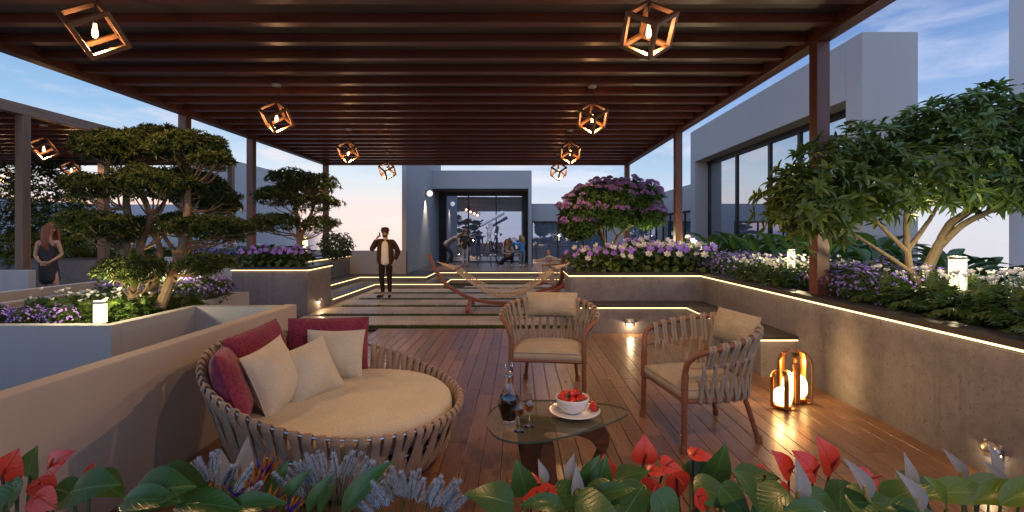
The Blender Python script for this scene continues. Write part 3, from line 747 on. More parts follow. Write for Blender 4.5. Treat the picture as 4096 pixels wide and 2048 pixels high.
g = MB(); v = []; g.tube([(0.0, 0, 0), (.02, 0, 0)], .14, 20); g.tube([(.02, 0, 0), (.1, 0, 0)], .02, 10); g.build('back_plate', plain('brass', (.35, .22, .1), .35, 1.0), sc_)
g = MB(); g.ball((.17, 0, .0), .115, 24, 16); g.build('globe', M['globe'], sc_)
l = lamp('sconce_light', (.10, 0, -.13), 150, (1, .80, .58), sc_, .03, (75, .8))
# lanterns
def lantern(x, y, s, label, rz):
    L_ = empty('lantern', (x, y, 0.001), rz, label, 'lantern', 'copper band lanterns on the deck')
    for k in range(5):
        a = 2 * PI * k / 5 + .35; c_, s_ = math.cos(a), math.sin(a)
        prof = [(.03, .012), (.125, .012), (.148, .03), (.15, .06), (.15, .36), (.143, .405), (.118, .455), (.085, .482), (.05, .49)]
        pts = smoothpath([(r_ * c_ * s, r_ * s_ * s, z_ * s) for r_, z_ in prof], 4)
        T = np.gradient(pts, axis=0); sd = np.broadcast_to(V(-s_, c_, 0), pts.shape); up = np.cross(sd, T)
        g_ = MB(); g_.strap(pts, up, .062 * s, .006 * s); g_.build('band', M['copper'], L_)
    g_ = MB(); g_.lathe([(.10 * s, .016 * s), (.105 * s, .02 * s), (.105 * s, .045 * s), (.08 * s, .05 * s)], 28); g_.build('base', M['copper'], L_)
    g_ = MB(); g_.lathe([(.085 * s, .051 * s), (.106 * s, .08 * s), (.112 * s, .13 * s), (.108 * s, .19 * s), (.088 * s, .235 * s), (.055 * s, .258 * s), (.0, .266 * s)], 28, cap=False); g_.build('globe', M['lglow'], L_)
    lamp('lantern_light', (0, 0, .34 * s), 8 * s, (1, .58, .22), L_, .05)
lantern(2.64, 4.55, .98, 'tall copper band lantern with glowing globe beside the concrete wall', .2)
lantern(2.42, 4.36, .70, 'short copper band lantern with glowing globe in front of the tall one', .4)

# ------------------------------------------------------------------ daybed
BC = V(-1.22, 3.40)
db = empty('round_daybed', (BC[0], BC[1], 0), 0, 'round woven daybed with cream mattress against the low white wall', 'daybed')
TH0 = R(172)
def rimh(th): return .40 + .43 * ((1 + math.cos(th - TH0)) / 2) ** 1.6
def rad(th, z):
    h = rimh(th); rt_ = .80 + .10 * (h - .40) / .43
    u = max(0, min(1, z / h)); return .60 + (rt_ - .60) * (u ** .75)
def dp(th, z, dr=0): r_ = rad(th, z) + dr; return V(r_ * math.cos(th), r_ * math.sin(th), z)
N_ = 72
for nm, fz, rr_ in (('rim', lambda t: rimh(t), .011), ('hoop', lambda t: .27 * rimh(t) / .40 * .9 + .0, .007), ('hoop', lambda t: .16, .006), ('base_ring', lambda t: .05, .012)):
    g = MB(); g.tube([dp(2 * PI * i / 96, fz(2 * PI * i / 96)) for i in range(96)], rr_, 8, True); g.build(nm, M['steel'] if nm != 'base_ring' else M['black'], db)
for i in range(N_):
    t0 = 2 * PI * i / N_; d_ = .030 if i % 2 else -.030
    h = rimh(t0); pts = [dp(t0 + d_ * 1.3, .04, .012), dp(t0 + d_ * 1.1, .12, .02), dp(t0 + d_ * .2, .12 + (h - .12) * .45, -.012 if i % 2 else .02), dp(t0 - d_ * .15, h - .06, .016), dp(t0, h - .012, .020),
                          dp(t0, h + .016, 0), dp(t0, h - .014, -.020), dp(t0 - d_ * .4, h - .08, -.016), dp(t0 - d_ * 1.2, .12 + (h - .12) * .4, .012), dp(t0 - d_ * 1.5, .12, .012), dp(t0 - d_ * 1.6, .05, .004)]
    pts = smoothpath(pts, 3); T = np.gradient(pts, axis=0); tg = np.broadcast_to(V(-math.sin(t0), math.cos(t0), 0), pts.shape); up = np.cross(tg, T)
    g = MB(); g.strap(pts, up, .049, .012); g.build('strap', M['strap'], db, angle=60)
g = MB(); g.lathe([(.57, .06), (.64, .2), (.70, .26)], 64); g.build('inner_base', M['black'], db)
g = MB(); prof = [(.0, .26), (.66, .26), (.715, .275), (.735, .315), (.735, .375), (.725, .415), (.70, .437), (.66, .446), (.4, .455), (.2, .459), (0, .46)]
g.lathe(prof, 72, cap=False); mo = g.build('mattress', M['mattress'], db, angle=0)
def pillow_mb(w, h, t, nu=22, puff=1.0, seed=0, pinch=.07, dent=.0, boxy=0):
    """local: x width, z height, y thickness; centre at origin"""
    r_ = np.random.default_rng(seed); g_ = MB(); ph = r_.uniform(0, 6, 8)
    for sgn in (-1, 1):
        v = []; f = []
        for j in range(nu + 1):
            for i in range(nu + 1):
                u = -1 + 2 * i / nu; w_ = -1 + 2 * j / nu
                u = math.copysign(abs(u) ** .8, u); w_ = math.copysign(abs(w_) ** .8, w_)
                x = w / 2 * u * (1 - pinch * (1 - w_ * w_)); z = h / 2 * w_ * (1 - pinch * (1 - u * u))
                e = max(0, math.cos(PI / 2 * u) * math.cos(PI / 2 * w_)) if not boxy else ((1 - abs(u) ** 2.6) * (1 - abs(w_) ** 2.6)); y = t / 2 * (max(0, e) ** (.55 - boxy))
                edge = max(abs(u), abs(w_))
                y += .005 * (1 - e) ** 2 * e * 5 * math.sin(17 * (u if abs(w_) > abs(u) else w_) + 3 * math.sin(4 * u + 5 * w_ + ph[0]) + ph[3]) + .008 * math.sin(5 * u + ph[1]) * math.sin(4 * w_ + ph[2]) * e
                if dent: y -= dent * math.exp(-((u - .12 * math.sin(3 * w_)) / .13) ** 2) * e
                v.append((x, sgn * y, z))
        n1 = nu + 1
        for j in range(nu):
            for i in range(nu):
                k = j * n1 + i; q_ = (k, k + 1, k + n1 + 1, k + n1); f.append(q_ if sgn < 0 else q_[::-1])
        g_.add(v, f)
    return g_
def pillow(name, matk, c, w, h, t, az, tilt, roll, label, cat, seed, group=None, **kw):
    o = pillow_mb(w, h, t, seed=seed, **kw).build(name, M[matk], None, angle=0)
    o.location = c; o.rotation_euler = (Matrix.Rotation(az, 3, 'Z') @ Matrix.Rotation(tilt, 3, 'X') @ Matrix.Rotation(roll, 3, 'Y')).to_euler()
    tag(o, label, cat, group)
    # piping round the seam
    pts = []; nn_ = 20
    for e in range(4):
        for i in range(nn_):
            u = -1 + 2 * i / nn_; a, b_ = [(u, -1), (1, u), (-u, 1), (-1, -u)][e]
            p_ = kw.get('pinch', .07)
            pts.append((w / 2 * a * (1 - p_ * (1 - b_ * b_)), 0, h / 2 * b_ * (1 - p_ * (1 - a * a))))
    g_ = MB(); g_.tube(pts, .0035, 6, True); g_.build('piping', M[matk], o)
    return o
# az: rotation so that local -Y (front) faces wanted direction
def facing(dx, dy): return math.atan2(dx, -dy)
pillow('back_cushion', 'red', (-1.80, 2.98, .655), .54, .46, .17, facing(.86, .5), R(-18), R(6), 'maroon woven back cushion at the near left end of the daybed', 'cushion', 1, 'maroon back cushions', pinch=.03, boxy=.12)
pillow('back_cushion', 'red', (-1.93, 3.56, .665), .60, .47, .17, facing(1, -.12), R(-16), R(-4), 'maroon woven back cushion in the middle of the daybed, behind two cream pillows', 'cushion', 2, 'maroon back cushions', pinch=.03, boxy=.12)
pillow('back_cushion', 'red', (-1.60, 4.00, .66), .64, .46, .16, facing(.42, -.9), R(-14), R(3), 'maroon woven back cushion at the far end of the daybed, behind one cream pillow', 'cushion', 3, 'maroon back cushions', pinch=.03, boxy=.12)
pillow('throw_pillow', 'beige', (-1.64, 3.19, .64), .45, .45, .23, facing(.93, -.10), R(-20), R(-7), 'cream throw pillow leaning on the near maroon cushion, leftmost of three', 'pillow', 4, 'cream throw pillows')
pillow('throw_pillow', 'beige', (-1.50, 3.40, .615), .41, .40, .21, facing(.8, -.62), R(-24), R(-12), 'smaller cream throw pillow in the middle, in front of the other two', 'pillow', 5, 'cream throw pillows')
pillow('throw_pillow', 'beige', (-1.47, 3.80, .635), .44, .39, .21, facing(.28, -.95), R(-18), R(3), 'cream throw pillow on the far maroon cushion, rightmost of three', 'pillow', 6, 'cream throw pillows')

# ------------------------------------------------------------------ rattan chairs
def chair(loc, rz, label, plabel):
    ch = empty('rattan_armchair', (*loc, 0), rz, label, 'armchair', 'rattan armchairs round the coffee table')
    half = [(-.355, -.31, 0), (-.352, -.305, .12), (-.35, -.30, .46), (-.352, -.295, .60), (-.39, -.275, .69), (-.455, -.20, .755), (-.475, -.06, .79), (-.455, .12, .825), (-.37, .28, .86), (-.20, .385, .885), (0, .415, .89)]
    full = half + [(-x, y, z) for x, y, z in half[-2::-1]]
    fp = smoothpath(full, 5)
    g_ = MB(); g_.tube(fp, .022, 12); g_.build('arm_frame', M['rattan'], ch)
    ring = [(-.35, -.30, .375), (-.345, .0, .37), (-.30, .20, .37), (-.19, .31, .37), (0, .345, .37), (.19, .31, .37), (.30, .20, .37), (.345, 0, .37), (.35, -.30, .375)]
    rp_ = smoothpath(ring, 5); g_ = MB(); g_.tube(rp_, .016, 10); g_.tube([(-.35, -.30, .372), (0, -.29, .372), (.35, -.30, .372)], .016, 10)
    g_.tube([(-.34, -.05, .365), (.34, -.05, .365)], .012, 8); g_.build('seat_frame', M['rattan'], ch)
    for s_ in (-1, 1):
        g_ = MB(); pts = smoothpath([(s_ * .24, .24, .37), (s_ * .255, .27, .28), (s_ * .275, .32, .10), (s_ * .285, .345, .0)], 4); g_.tube(pts, .019, 10)
        g_.build('leg', M['rattan'], ch)
        for (fx, fy) in ((s_ * .285, .345), (s_ * .355, -.31)):
            g_ = MB(); g_.tube([(fx, fy, .0), (fx, fy - .002, .045), (fx * .995, fy - .004, .06)], [.027, .027, .021], 12); g_.build('foot', M['rattan'], ch)
    # wrapped bindings on front posts
    for s_ in (-1, 1):
        g_ = MB(); g_.tube([(s_ * .3535, -.306, .06 + .3), (s_ * .351, -.302, .44), (s_ * .352, -.297, .58)], .0255, 12); g_.build('binding', M['rattan'], ch)
    mid = smoothpath([(-.37, -.27, .62), (-.415, -.1, .635), (-.40, .1, .655), (-.32, .26, .675), (-.17, .355, .69), (0, .385, .695), (.17, .355, .69), (.32, .26, .675), (.40, .1, .655), (.415, -.1, .635), (.37, -.27, .62)], 5)
    g_ = MB(); g_.tube(mid, .006, 6); g_.build('mid_rail', M['rattan'], ch)
    def along(path, u):
        s = np.concatenate([[0], np.cumsum(np.linalg.norm(np.diff(path, axis=0), axis=1))]); s /= s[-1]
        return np.array([np.interp(u, s, path[:, k]) for k in range(3)])
    top = fp[22:-22]
    NS = 20
    for i in range(NS):
        u = (i + .5) / NS
        a = along(top, .04 + .92 * u); b_ = along(mid, .03 + .94 * u); d_ = .018 * (1 if u < .5 else -1)
        b2 = along(mid, min(.98, max(.02, .03 + .94 * u + d_)))
        c1 = along(rp_, min(.97, max(.05, .06 + .88 * u + .012))); c2 = along(rp_, min(.97, max(.05, .06 + .88 * u - .022)))
        out = nrm(V(b_[0], b_[1] + .05, 0))
        tg = nrm(along(mid, min(1, u + .03)) - along(mid, max(0, u - .03)))
        g_ = MB()
        def st_(pts, w=.024, th=.008):
            pts = smoothpath(pts, 3); T = np.gradient(pts, axis=0); g_.strap(pts, np.cross(np.broadcast_to(tg, pts.shape), T), w, th)
        for k in (-.5, .5):
            o_ = tg * k * .026
            st_([b2 + o_ + out * .01, (a + b2) / 2 + o_ + out * .012, a + o_ + out * .026, a + o_ + V(0, 0, .027), a + o_ - out * .026, (a * .55 + b2 * .45) + o_ - out * .008, b2 + o_ - out * .01 - V(0, 0, .012)], .024, .009)
        st_([b_ - out * .012, b_ + V(0, 0, .013), b_ + out * .013, (b_ + c1) / 2 + out * .008, c1 + out * .021, c1 - V(0, 0, .021), c1 - out * .018], .027, .009)
        st_([b_ + out * .010, b_ + V(0, 0, .015) + tg * .008, b_ - out * .011, (b_ + c2) / 2 - out * .004, c2 + out * .019 - tg * .01, c2 - V(0, 0, .02), c2 - out * .018], .027, .009)
        g_.build('strap', M['cstrap'], ch, angle=60)
    # seat cushion: box cushion with a crown
    g_ = MB(); n1 = 26; v = []; f = []
    def outline(u, w_):   # u,w in -1..1 -> plan
        x = u * .335 * (1 - .10 * max(0, w_) ** 2); y = -.30 + (w_ + 1) / 2 * .60
        if w_ > .2: x *= math.sqrt(max(0.02, 1 - ((w_ - .2) / .93) ** 2.6))
        return x, y
    for sg in (0, 1):
        b0 = len(v)
        for j in range(n1 + 1):
            for i in range(n1 + 1):
                u = -1 + 2 * i / n1; w_ = -1 + 2 * j / n1
                x, y = outline(u, w_); e = (1 - abs(u) ** 3) * (1 - abs(w_) ** 3)
                if sg: z = .455 + .045 * e ** .6 - .012 * (1 - e) ** 4
                else: z = .385
                v.append((x, y, z))
        for j in range(n1):
            for i in range(n1):
                k = b0 + j * (n1 + 1) + i; q_ = (k, k + 1, k + n1 + 2, k + n1 + 1); f.append(q_ if sg else q_[::-1])
    bd = [(i, 0) for i in range(n1)] + [(n1, j) for j in range(n1)] + [(n1 - i, n1) for i in range(n1)] + [(0, n1 - j) for j in range(n1)]
    K = (n1 + 1) ** 2; mids = len(v)
    for (i, j) in bd:
        x, y = outline(-1 + 2 * i / n1, -1 + 2 * j / n1); v.append((x * 1.03, y + (.012 if y > 0 else -.012), .415))
    nb = len(bd)
    for k in range(nb):
        (i, j), (i2, j2) = bd[k], bd[(k + 1) % nb]; a_ = j * (n1 + 1) + i; b_ = j2 * (n1 + 1) + i2
        f.append((a_, b_, mids + (k + 1) % nb, mids + k)); f.append((mids + k, mids + (k + 1) % nb, K + b_, K + a_))
    g_.add(v, f); so = g_.build('seat_cushion', M['linen'], ch, angle=50)
    g_ = MB(); g_.tube([(*[c * 1.01 for c in outline(-1 + 2 * i / n1, -1 + 2 * j / n1)], .452) for (i, j) in bd], .005, 6, True); g_.build('piping', M['linen'], so)
    # head pillow tied to the back rail, a thing of its own
    mw = Matrix.Rotation(rz, 3, 'Z'); pc = mw @ Vector((0, .335, .835)) + Vector((*loc, 0))
    pillow('back_pillow', 'linen', pc,   .56, .25, .19, rz, R(-16), 0, plabel, 'pillow', 11, 'oblong linen pillows on the armchairs', pinch=.03, dent=.04)
    return ch
chair((.314, 4.867), R(-7.5), 'rattan strap armchair facing the camera behind the coffee table', 'oblong linen pillow on the armchair that faces the camera')
chair((1.449, 3.858), R(-80.6), 'rattan strap armchair seen from the side, right of the coffee table', 'oblong linen pillow on the armchair seen from the side')

# ------------------------------------------------------------------ coffee table and what is on it
ct = empty('coffee_table', (.2, 3.08, 0), 0, 'rounded triangular glass coffee table on a curved dark wood base', 'table')
tri = smoothpath([(-.205, 3.0), (-.195, 3.2), (-.10, 3.375), (.12, 3.43), (.36, 3.42), (.57, 3.37), (.70, 3.30), (.735, 3.22), (.69, 3.12), (.475, 2.94), (.22, 2.79), (.02, 2.735), (-.12, 2.80)], 5, True)
g = MB(); T2 = [(x - .2, y - 3.08) for x, y in tri[::-1]]; n_ = len(T2)
v = [(x, y, .388) for x, y in T2] + [(x, y, .400) for x, y in T2]; g.add(v, [tuple(range(n_, 2 * n_))], 0); g.add(v, [tuple(range(n_))[::-1]], 2)
g.add([(x * 1.002, y * 1.002, z) for x, y, z in v], [(i, (i + 1) % n_, n_ + (i + 1) % n_, n_ + i) for i in range(n_)], 1)
g.build('glass_top', [M['tglass'], M['tedge'], M['tglass2']], ct, smooth=False)
def noguchi(A, B, flip, parent):
    # profile in (s along A->B, z): long foot, tall post at the A end, bulb at B end
    pr = [(0, 0), (.30, .0), (.62, .015), (.70, .05), (.72, .12), (.69, .185), (.655, .20), (.62, .17), (.56, .115), (.42, .085), (.25, .075), (.19, .10), (.165, .18), (.15, .30), (.12, .386), (.05, .386), (.015, .30), (-.02, .12)]
    pr = smoothpath(pr, 3, True)
    A, B = V(*A), V(*B); d = nrm(B - A); s_ = V(-d[1], d[0]); ln = np.linalg.norm(B - A); v = []; k = len(pr)
    for sg in (-1, 1):
        for (a, z) in pr:
            zz_ = .386 - z if flip else z
            p_ = A + d * (a / .70 * ln) + s_ * sg * .03; v.append((p_[0], p_[1], max(0.001, zz_)))
    f = [(i, (i + 1) % k, k + (i + 1) % k, k + i) for i in range(k)] + [tuple(range(k))[::-1], tuple(range(k, 2 * k))]
    g_ = MB(); g_.add(v, f); return g_.build('base', M['walnut'], parent, angle=40)
noguchi((-.10, -.30), (.36, .02), False, ct)
noguchi((-.19, .06), (.37, .00), True, ct)
ZT = .4005
dc = empty('decanter', (-.062, 3.0, ZT), 0, 'crystal decanter with stopper, filled with dark amber liquor', 'decanter')
prof = [(.040, 0), (.047, .006), (.047, .014), (.043, .022), (.050, .05), (.060, .085), (.066, .12), (.065, .15), (.055, .185), (.038, .215), (.024, .245), (.019, .275), (.0185, .30), (.026, .306), (.030, .311), (.029, .316), (.020, .318)]
fl = lambda a, u: 1 + .03 * math.cos(8 * a) * (1 if .2 < u < .75 else 0)
inner = [(.0165, .318), (.015, .30), (.0155, .275), (.020, .245), (.034, .213), (.051, .183), (.061, .15), (.062, .12), (.056, .085), (.046, .05), (.038, .03), (0, .028)]
g = MB(); g.lathe(prof + inner, 48, fl=fl, cap=False); g.add([], [] ) if False else None
g.build('bottle', M['crystal'], dc, angle=50)
g = MB(); g.lathe([(0, .0285), (.0375, .0305), (.0455, .05), (.0555, .085), (.0612, .12), (.0602, .15), (.056, .168), (0, .168)], 40, fl=lambda a, u: 1 + .03 * math.cos(8 * a) * (1 if .1 < u < .9 else 0), cap=False); g.build('liquor', M['dliquor'], dc)
g = MB(); g.lathe([(0, .285), (.013, .287), (.0145, .318), (.020, .32), (.014, .326), (.018, .345), (.025, .365), (.0235, .382), (.014, .395), (0, .40)], 8, cap=False); g.build('stopper', M['crystal'], dc, smooth=False)
def tulip(x, y, label):
    gl_ = empty('liqueur_glass', (x, y, ZT), 0, label, 'glass', 'liqueur glasses on the coffee table')
    g_ = MB(); g_.lathe([(0, .002), (.032, .001), (.034, .003), (.012, .007), (.004, .014), (.0035, .085), (.008, .092), (.022, .103), (.031, .122), (.031, .138), (.022, .155), (.0165, .168), (.0175, .205), (.0165, .205), (.0155, .168), (.0205, .155), (.0295, .138), (.0295, .122), (.021, .105), (0, .097)], 28, cap=False)
    g_.build('glass', M['crystal'], gl_, angle=40)
    g_ = MB(); g_.lathe([(0, .0975), (.0205, .1055), (.029, .122), (.029, .131), (0, .131)], 24, cap=False); g_.build('liquor', M['liquor'], gl_)
tulip(.003, 2.885, 'tulip liqueur glass in front of the decanter')
tulip(.066, 2.955, 'tulip liqueur glass between decanter and strawberry bowl')
pc = (.372, 3.165)
o = MB().lathe([(.0, .004), (.08, .0), (.09, .004), (.13, .014), (.168, .026), (.170, .030), (.165, .031), (.125, .020), (.085, .010), (0, .009)], 56, cap=False).build('plate', M['china'], None, (*pc, ZT), angle=0); tag(o, 'round white plate under the strawberry bowl', 'plate')
bw = MB().lathe([(0, .004), (.045, 0), (.048, .006), (.075, .022), (.098, .05), (.108, .08), (.112, .104), (.110, .106), (.106, .103), (.101, .08), (.09, .05), (.066, .026), (0, .015)], 64, cap=False, fl=lambda a, u: 1 + (.010 * math.cos(24 * a) if .15 < u < .40 else 0)).build('fruit_bowl', M['china'], None, (pc[0] - .015, pc[1], ZT + .0105), angle=0); tag(bw, 'white ribbed bowl heaped with strawberries', 'bowl')
def strawberry_mesh():
    g_ = MB(); g_.lathe([(0, -.026), (.006, -.024), (.013, -.014), (.018, 0), (.0185, .01), (.014, .018), (.006, .021), (0, .021)], 18, cap=False); return g_.mesh('strawberry', M['straw'])
g = MB(); nl = 9; an = np.linspace(0, 2 * PI, nl, endpoint=False)
sm_ = strawberry_mesh()
def calyx_mesh():
    g_ = MB(); pp = np.zeros((nl, 3)); pp[:, 2] = .021; dd = np.stack([np.cos(an), np.sin(an), np.full(nl, .15)], 1)
    g_.leaves(blade_tpl(), pp, dd, np.tile([0, 0, 1.], (nl, 1)), .019, .010, droop=.3); g_.tube([(0, 0, .02), (.002, 0, .032)], .0015, 5); return g_.mesh('calyx', M['calyx'], False)
cm_ = calyx_mesh()
sb = [(-.055, -.045, .105, 1, .4), (-.01, -.06, .105, 2.2, .9), (.04, -.05, .108, .2, 1.3), (.065, .0, .11, 4, 1.2), (-.07, .01, .112, 3, 1.0), (0, 0, .132, 5, 1.1), (.035, .02, .128, .9, .9), (-.035, .012, .130, 2.6, 1.4), (.02, .06, .115, 1.9, .7), (-.04, .06, .113, 4.5, 1.0),
      (-.02, -.02, .09, 1, 1), (.02, .03, .09, 2, 1)]
for i, (x, y, z, a, tl_) in enumerate(sb):
    o = bpy.data.objects.new('strawberry', sm_); COL.objects.link(o); o.location = (pc[0] - .015 + x, pc[1] + y, ZT + z); o.rotation_euler = (tl_ * 1.3, a * .3, a); s_ = random.uniform(1.25, 1.5); o.scale = (s_,) * 3
    tag(o, 'ripe strawberry heaped in the white bowl', 'strawberry', 'strawberries in the bowl')
    c_ = bpy.data.objects.new('calyx', cm_); COL.objects.link(c_); c_.parent = o
for x, y, a, lb in ((.128, -.015, 1.0, 'strawberry lying on the plate, nearer of the two'), (.125, .028, 2.4, 'strawberry lying on the plate, farther of the two')):
    o = bpy.data.objects.new('strawberry', sm_); COL.objects.link(o); o.location = (pc[0] + x, pc[1] + y, ZT + .045); o.rotation_euler = (1.4, .3, a); o.scale = (1.35,) * 3
    tag(o, lb, 'strawberry'); c_ = bpy.data.objects.new('calyx', cm_); COL.objects.link(c_); c_.parent = o

# ------------------------------------------------------------------ hammocks
def hammock(A, B, floorz, label, slabel, upright, nseg=26, sag=.46, w=.95, tip=1.16, ftlen=.62):
    """A,B plan points below the two tips"""
    A, B = V(*A), V(*B); d = nrm(B - A); ln = np.linalg.norm(B - A); sd = V(-d[1], d[0]); C_ = (A + B) / 2
    stn = empty('hammock_stand', (C_[0], C_[1], floorz), math.atan2(d[1], d[0]), slabel, 'hammock stand', 'curved timber hammock stands')
    hl = ln / 2
    arc = [(-hl, 0, tip), (-hl + .12, 0, tip - .30), (-hl + .34, 0, tip - .62), (-hl * .52, 0, .27), (-hl * .25, 0, .15), (0, 0, .125), (hl * .25, 0, .15), (hl * .52, 0, .27), (hl - .34, 0, tip - .62), (hl - .12, 0, tip - .30), (hl, 0, tip)]
    ap = smoothpath(arc, 5)
    k = len(ap)
    g_ = MB(); sec = [(-.035, -.05), (.035, -.05), (.035, .05), (-.035, .05)]
    g_.sweep(ap, sec, (0, 1, 0.0001)); g_.build('arc', M['hwood'], stn, smooth=False, bevel=.008)
    for sg in (-1, 1):
        i0 = int(k * .28); i1 = k - i0
        g_ = MB(); g_.sweep(ap[i0:i1] + V(0, sg * .054, -.002), [(-.03, -.017), (.03, -.017), (.03, .017), (-.03, .017)], (0, 1, .0001)); g_.build('side_rail', M['hwood'], stn, smooth=False, bevel=.005)
        xf = sg * hl * .46
        g_ = MB(); g_.beam((xf, -ftlen, .045), (xf, 0, .20), .08, .075); g_.beam((xf, .001, .20), (xf, ftlen, .045), .08, .075); g_.build('foot', M['hwood'], stn, smooth=False, bevel=.006)
        g_ = MB()
        for q_ in (.30, .44): g_.tube([ap[int(k * q_) if sg < 0 else -int(k * q_)] + V(0, -.08, 0), ap[int(k * q_) if sg < 0 else -int(k * q_)] + V(0, .08, 0)], .012, 8)
        g_.build('bolt', M['dsteel'], stn)
        g_ = MB(); tpx = sg * (hl - .06); g_.tube(smoothpath([(tpx, 0, tip - .13), (tpx - sg * .06, 0, tip - .10), (tpx - sg * .09, .0, tip - .14), (tpx - sg * .06, 0, tip - .17)], 4), .006, 6); g_.build('hook', M['dsteel'], stn)
    hm = empty('hammock', (C_[0], C_[1], floorz), math.atan2(d[1], d[0]), label, 'hammock', 'knotted rope hammocks')
    xs = hl - .60; zs = tip - .30
    def surf(u, v_):   # u 0..1 along, v -1..1 across
        x = -xs + 2 * xs * u; s_ = 4 * u * (1 - u)
        y = v_ * w / 2 * (1 - .18 * s_); z = zs - sag * s_ - .13 * s_ * (1 - v_ * v_) * 1.2
        return V(x, y, z)
    g_ = MB(); NX, NY = 27, 9
    for j in range(-NX, NY + NX + 1): pass
    K_ = 46
    for fam in (-1, 1):
        for q_ in range(-NY, NX):
            pts = []
            for s_ in range(NY + 1):
                u = (q_ + s_ + (0 if fam > 0 else 0)) / (NX - NY) ; v_ = (-1 + 2 * s_ / NY) * fam
                if -1e-6 <= u <= 1.00001: pts.append(surf(u, v_))
            if len(pts) > 1: g_.tube(pts, .0056, 5)
    for v_ in (-1, 1): g_.tube([surf(i / 20, v_) for i in range(21)], .009, 6)
    g_.build('net', M['rope'], hm)
    for sg in (-1, 1):
        g_ = MB(); a = V(sg * xs, -w / 2 - .03, zs); b_ = V(sg * xs, w / 2 + .03, zs); g_.sweep(smoothpath([a, (a + b_) / 2 + V(0, 0, .01), b_], 4), [(-.03, -.014), (.03, -.014), (.03, .014), (-.03, .014)], (0, 0, 1)); g_.build('spreader_bar', M['hwood'], hm, smooth=False, bevel=.005)
        g_ = MB(); e = V(sg * (hl - .15), 0, tip - .15)
        for i in range(13):
            y = -w / 2 + w * i / 12; s0 = V(sg * xs, y, zs + .012); m_ = (s0 + e) / 2 - V(0, 0, .012); g_.tube([s0, m_, e], .005, 5)
        g_.build('rope', M['rope'], hm)
    return hm
hammock((-1.90, 10.1), (1.34, 10.1), 0.001, 'knotted cream rope hammock in front, sagging lengthwise across the stone path', 'curved timber stand under the front hammock, foot on the stone path', False)
hammock((1.13, 11.9), (.93, 14.9), 0.001, 'second rope hammock seen end on behind the first one', 'second hammock stand seen end on beside the concrete planter', False, tip=1.08)

# ------------------------------------------------------------------ telescope
ts = empty('telescope', (-1.16, 18.6, .317), 0, 'white refractor telescope on a dark tripod pointing up at the sky', 'telescope')
wm = plain('white_enamel', (.72, .74, .78), .3, var=.03)
ax = V(0, 0, 1.02)
for k, (fx, fy) in enumerate(((-.46, -.10), (.10, -.32), (.36, .20))):
    g = MB(); b_ = V(fx, fy, 0); t_ = ax + V(fx, fy, 0) * .13; g.beam(t_, t_ * .42 + b_ * .58, .045, .03); m1 = t_ * .42 + b_ * .58
    lo = g.build('leg', M['dsteel'], ts, smooth=False)
    g = MB(); g.beam(m1, b_ + V(0, 0, .02), .03, .022); g.build('leg_tip', M['dsteel'], lo, smooth=False)
    g = MB(); g.beam(m1 + (t_ - m1) * .0, m1 + (t_ - m1) * .10, .06, .045); g.build('leg_clamp', wm, lo, smooth=False)
g = MB(); g.lathe([(.02, .5), (.16, .51), (.16, .525), (.02, .53)], 20); g.build('tray', M['dsteel'], ts)
g = MB(); g.lathe([(.11, 1.0), (.11, 1.06), (.075, 1.08), (.085, 1.25), (.10, 1.27), (.10, 1.36), (.07, 1.40), (.05, 1.52)], 20); g.tube([(.02, 0, 1.38), (.09, .0, 1.56), (.06, 0, 1.68)], [.08, .075, .06], 12); g.build('mount', wm, ts)
g = MB(); g.tube([(.05, 0, 1.46), (.26, -.1, 1.22)], .014, 8); g.tube([(.22, -.08, 1.27), (.27, -.105, 1.21)], .065, 14); g.build('counterweight', wm, ts)
a_, b_ = V(-.46, -.06, 1.52 - .0), V(.56, .05, 2.12); dd = nrm(b_ - a_)
g = MB(); g.tube([a_ + dd * .12, a_ + dd * .22, a_ + dd * .24, b_ - dd * .28, b_ - dd * .27, b_], [.045, .05, .068, .068, .085, .085], 20); tb_ = g.build('tube', wm, ts)
g = MB(); g.tube([b_ - dd * .012, b_ + dd * .004], .078, 20); g.build('lens', M['dsteel'], tb_)
g = MB(); g.tube([a_ + dd * .10, a_ + dd * .14], .052, 14); g.tube([a_ - dd * .02, a_ + dd * .11], .03, 12); g.tube([a_ + V(0, 0, .0), a_ + V(-.05, -.02, .13)], .024, 10); g.build('eyepiece', M['black'], tb_)
g = MB(); p_ = a_ + dd * .22 + V(-.045, -.03, .14); g.tube([p_ - dd * .12, p_ + dd * .12], [.02, .028], 12); g.tube([p_, a_ + dd * .24], .012, 6); g.build('finder_scope', M['dsteel'], tb_)
g = MB(); m_ = a_ + dd * .62; g.tube([m_ - dd * .14, m_ - dd * .11], .082, 16); g.tube([m_ + dd * .11, m_ + dd * .14], .082, 16); g.build('tube_ring', wm, tb_)

# ------------------------------------------------------------------ people
def skinned(name, verts, edges, radii, matl, parent, sub=2, root=0, keep=True):
    me = bpy.data.meshes.new(name); me.from_pydata([tuple(map(float, v)) for v in verts], edges, []); me.update()
    o = bpy.data.objects.new(name, me); COL.objects.link(o)
    sk = o.modifiers.new('skin', 'SKIN'); sk.use_smooth_shade = True; sk.branch_smoothing = .5
    for i, r_ in enumerate(radii):
        d = me.skin_vertices[0].data[i]; d.radius = (r_, r_) if not isinstance(r_, tuple) else r_; d.use_root = (i == root)
    ss = o.modifiers.new('sub', 'SUBSURF'); ss.levels = sub; ss.render_levels = sub
    dg = bpy.context.evaluated_depsgraph_get(); dg.update()
    nm = bpy.data.meshes.new_from_object(o.evaluated_get(dg)); bpy.data.objects.remove(o)
    nm.materials.clear(); nm.materials.append(matl)
    nm.polygons.foreach_set('use_smooth', np.ones(len(nm.polygons), bool))
    no = bpy.data.objects.new(name, nm); COL.objects.link(no); no.parent = parent
    return no
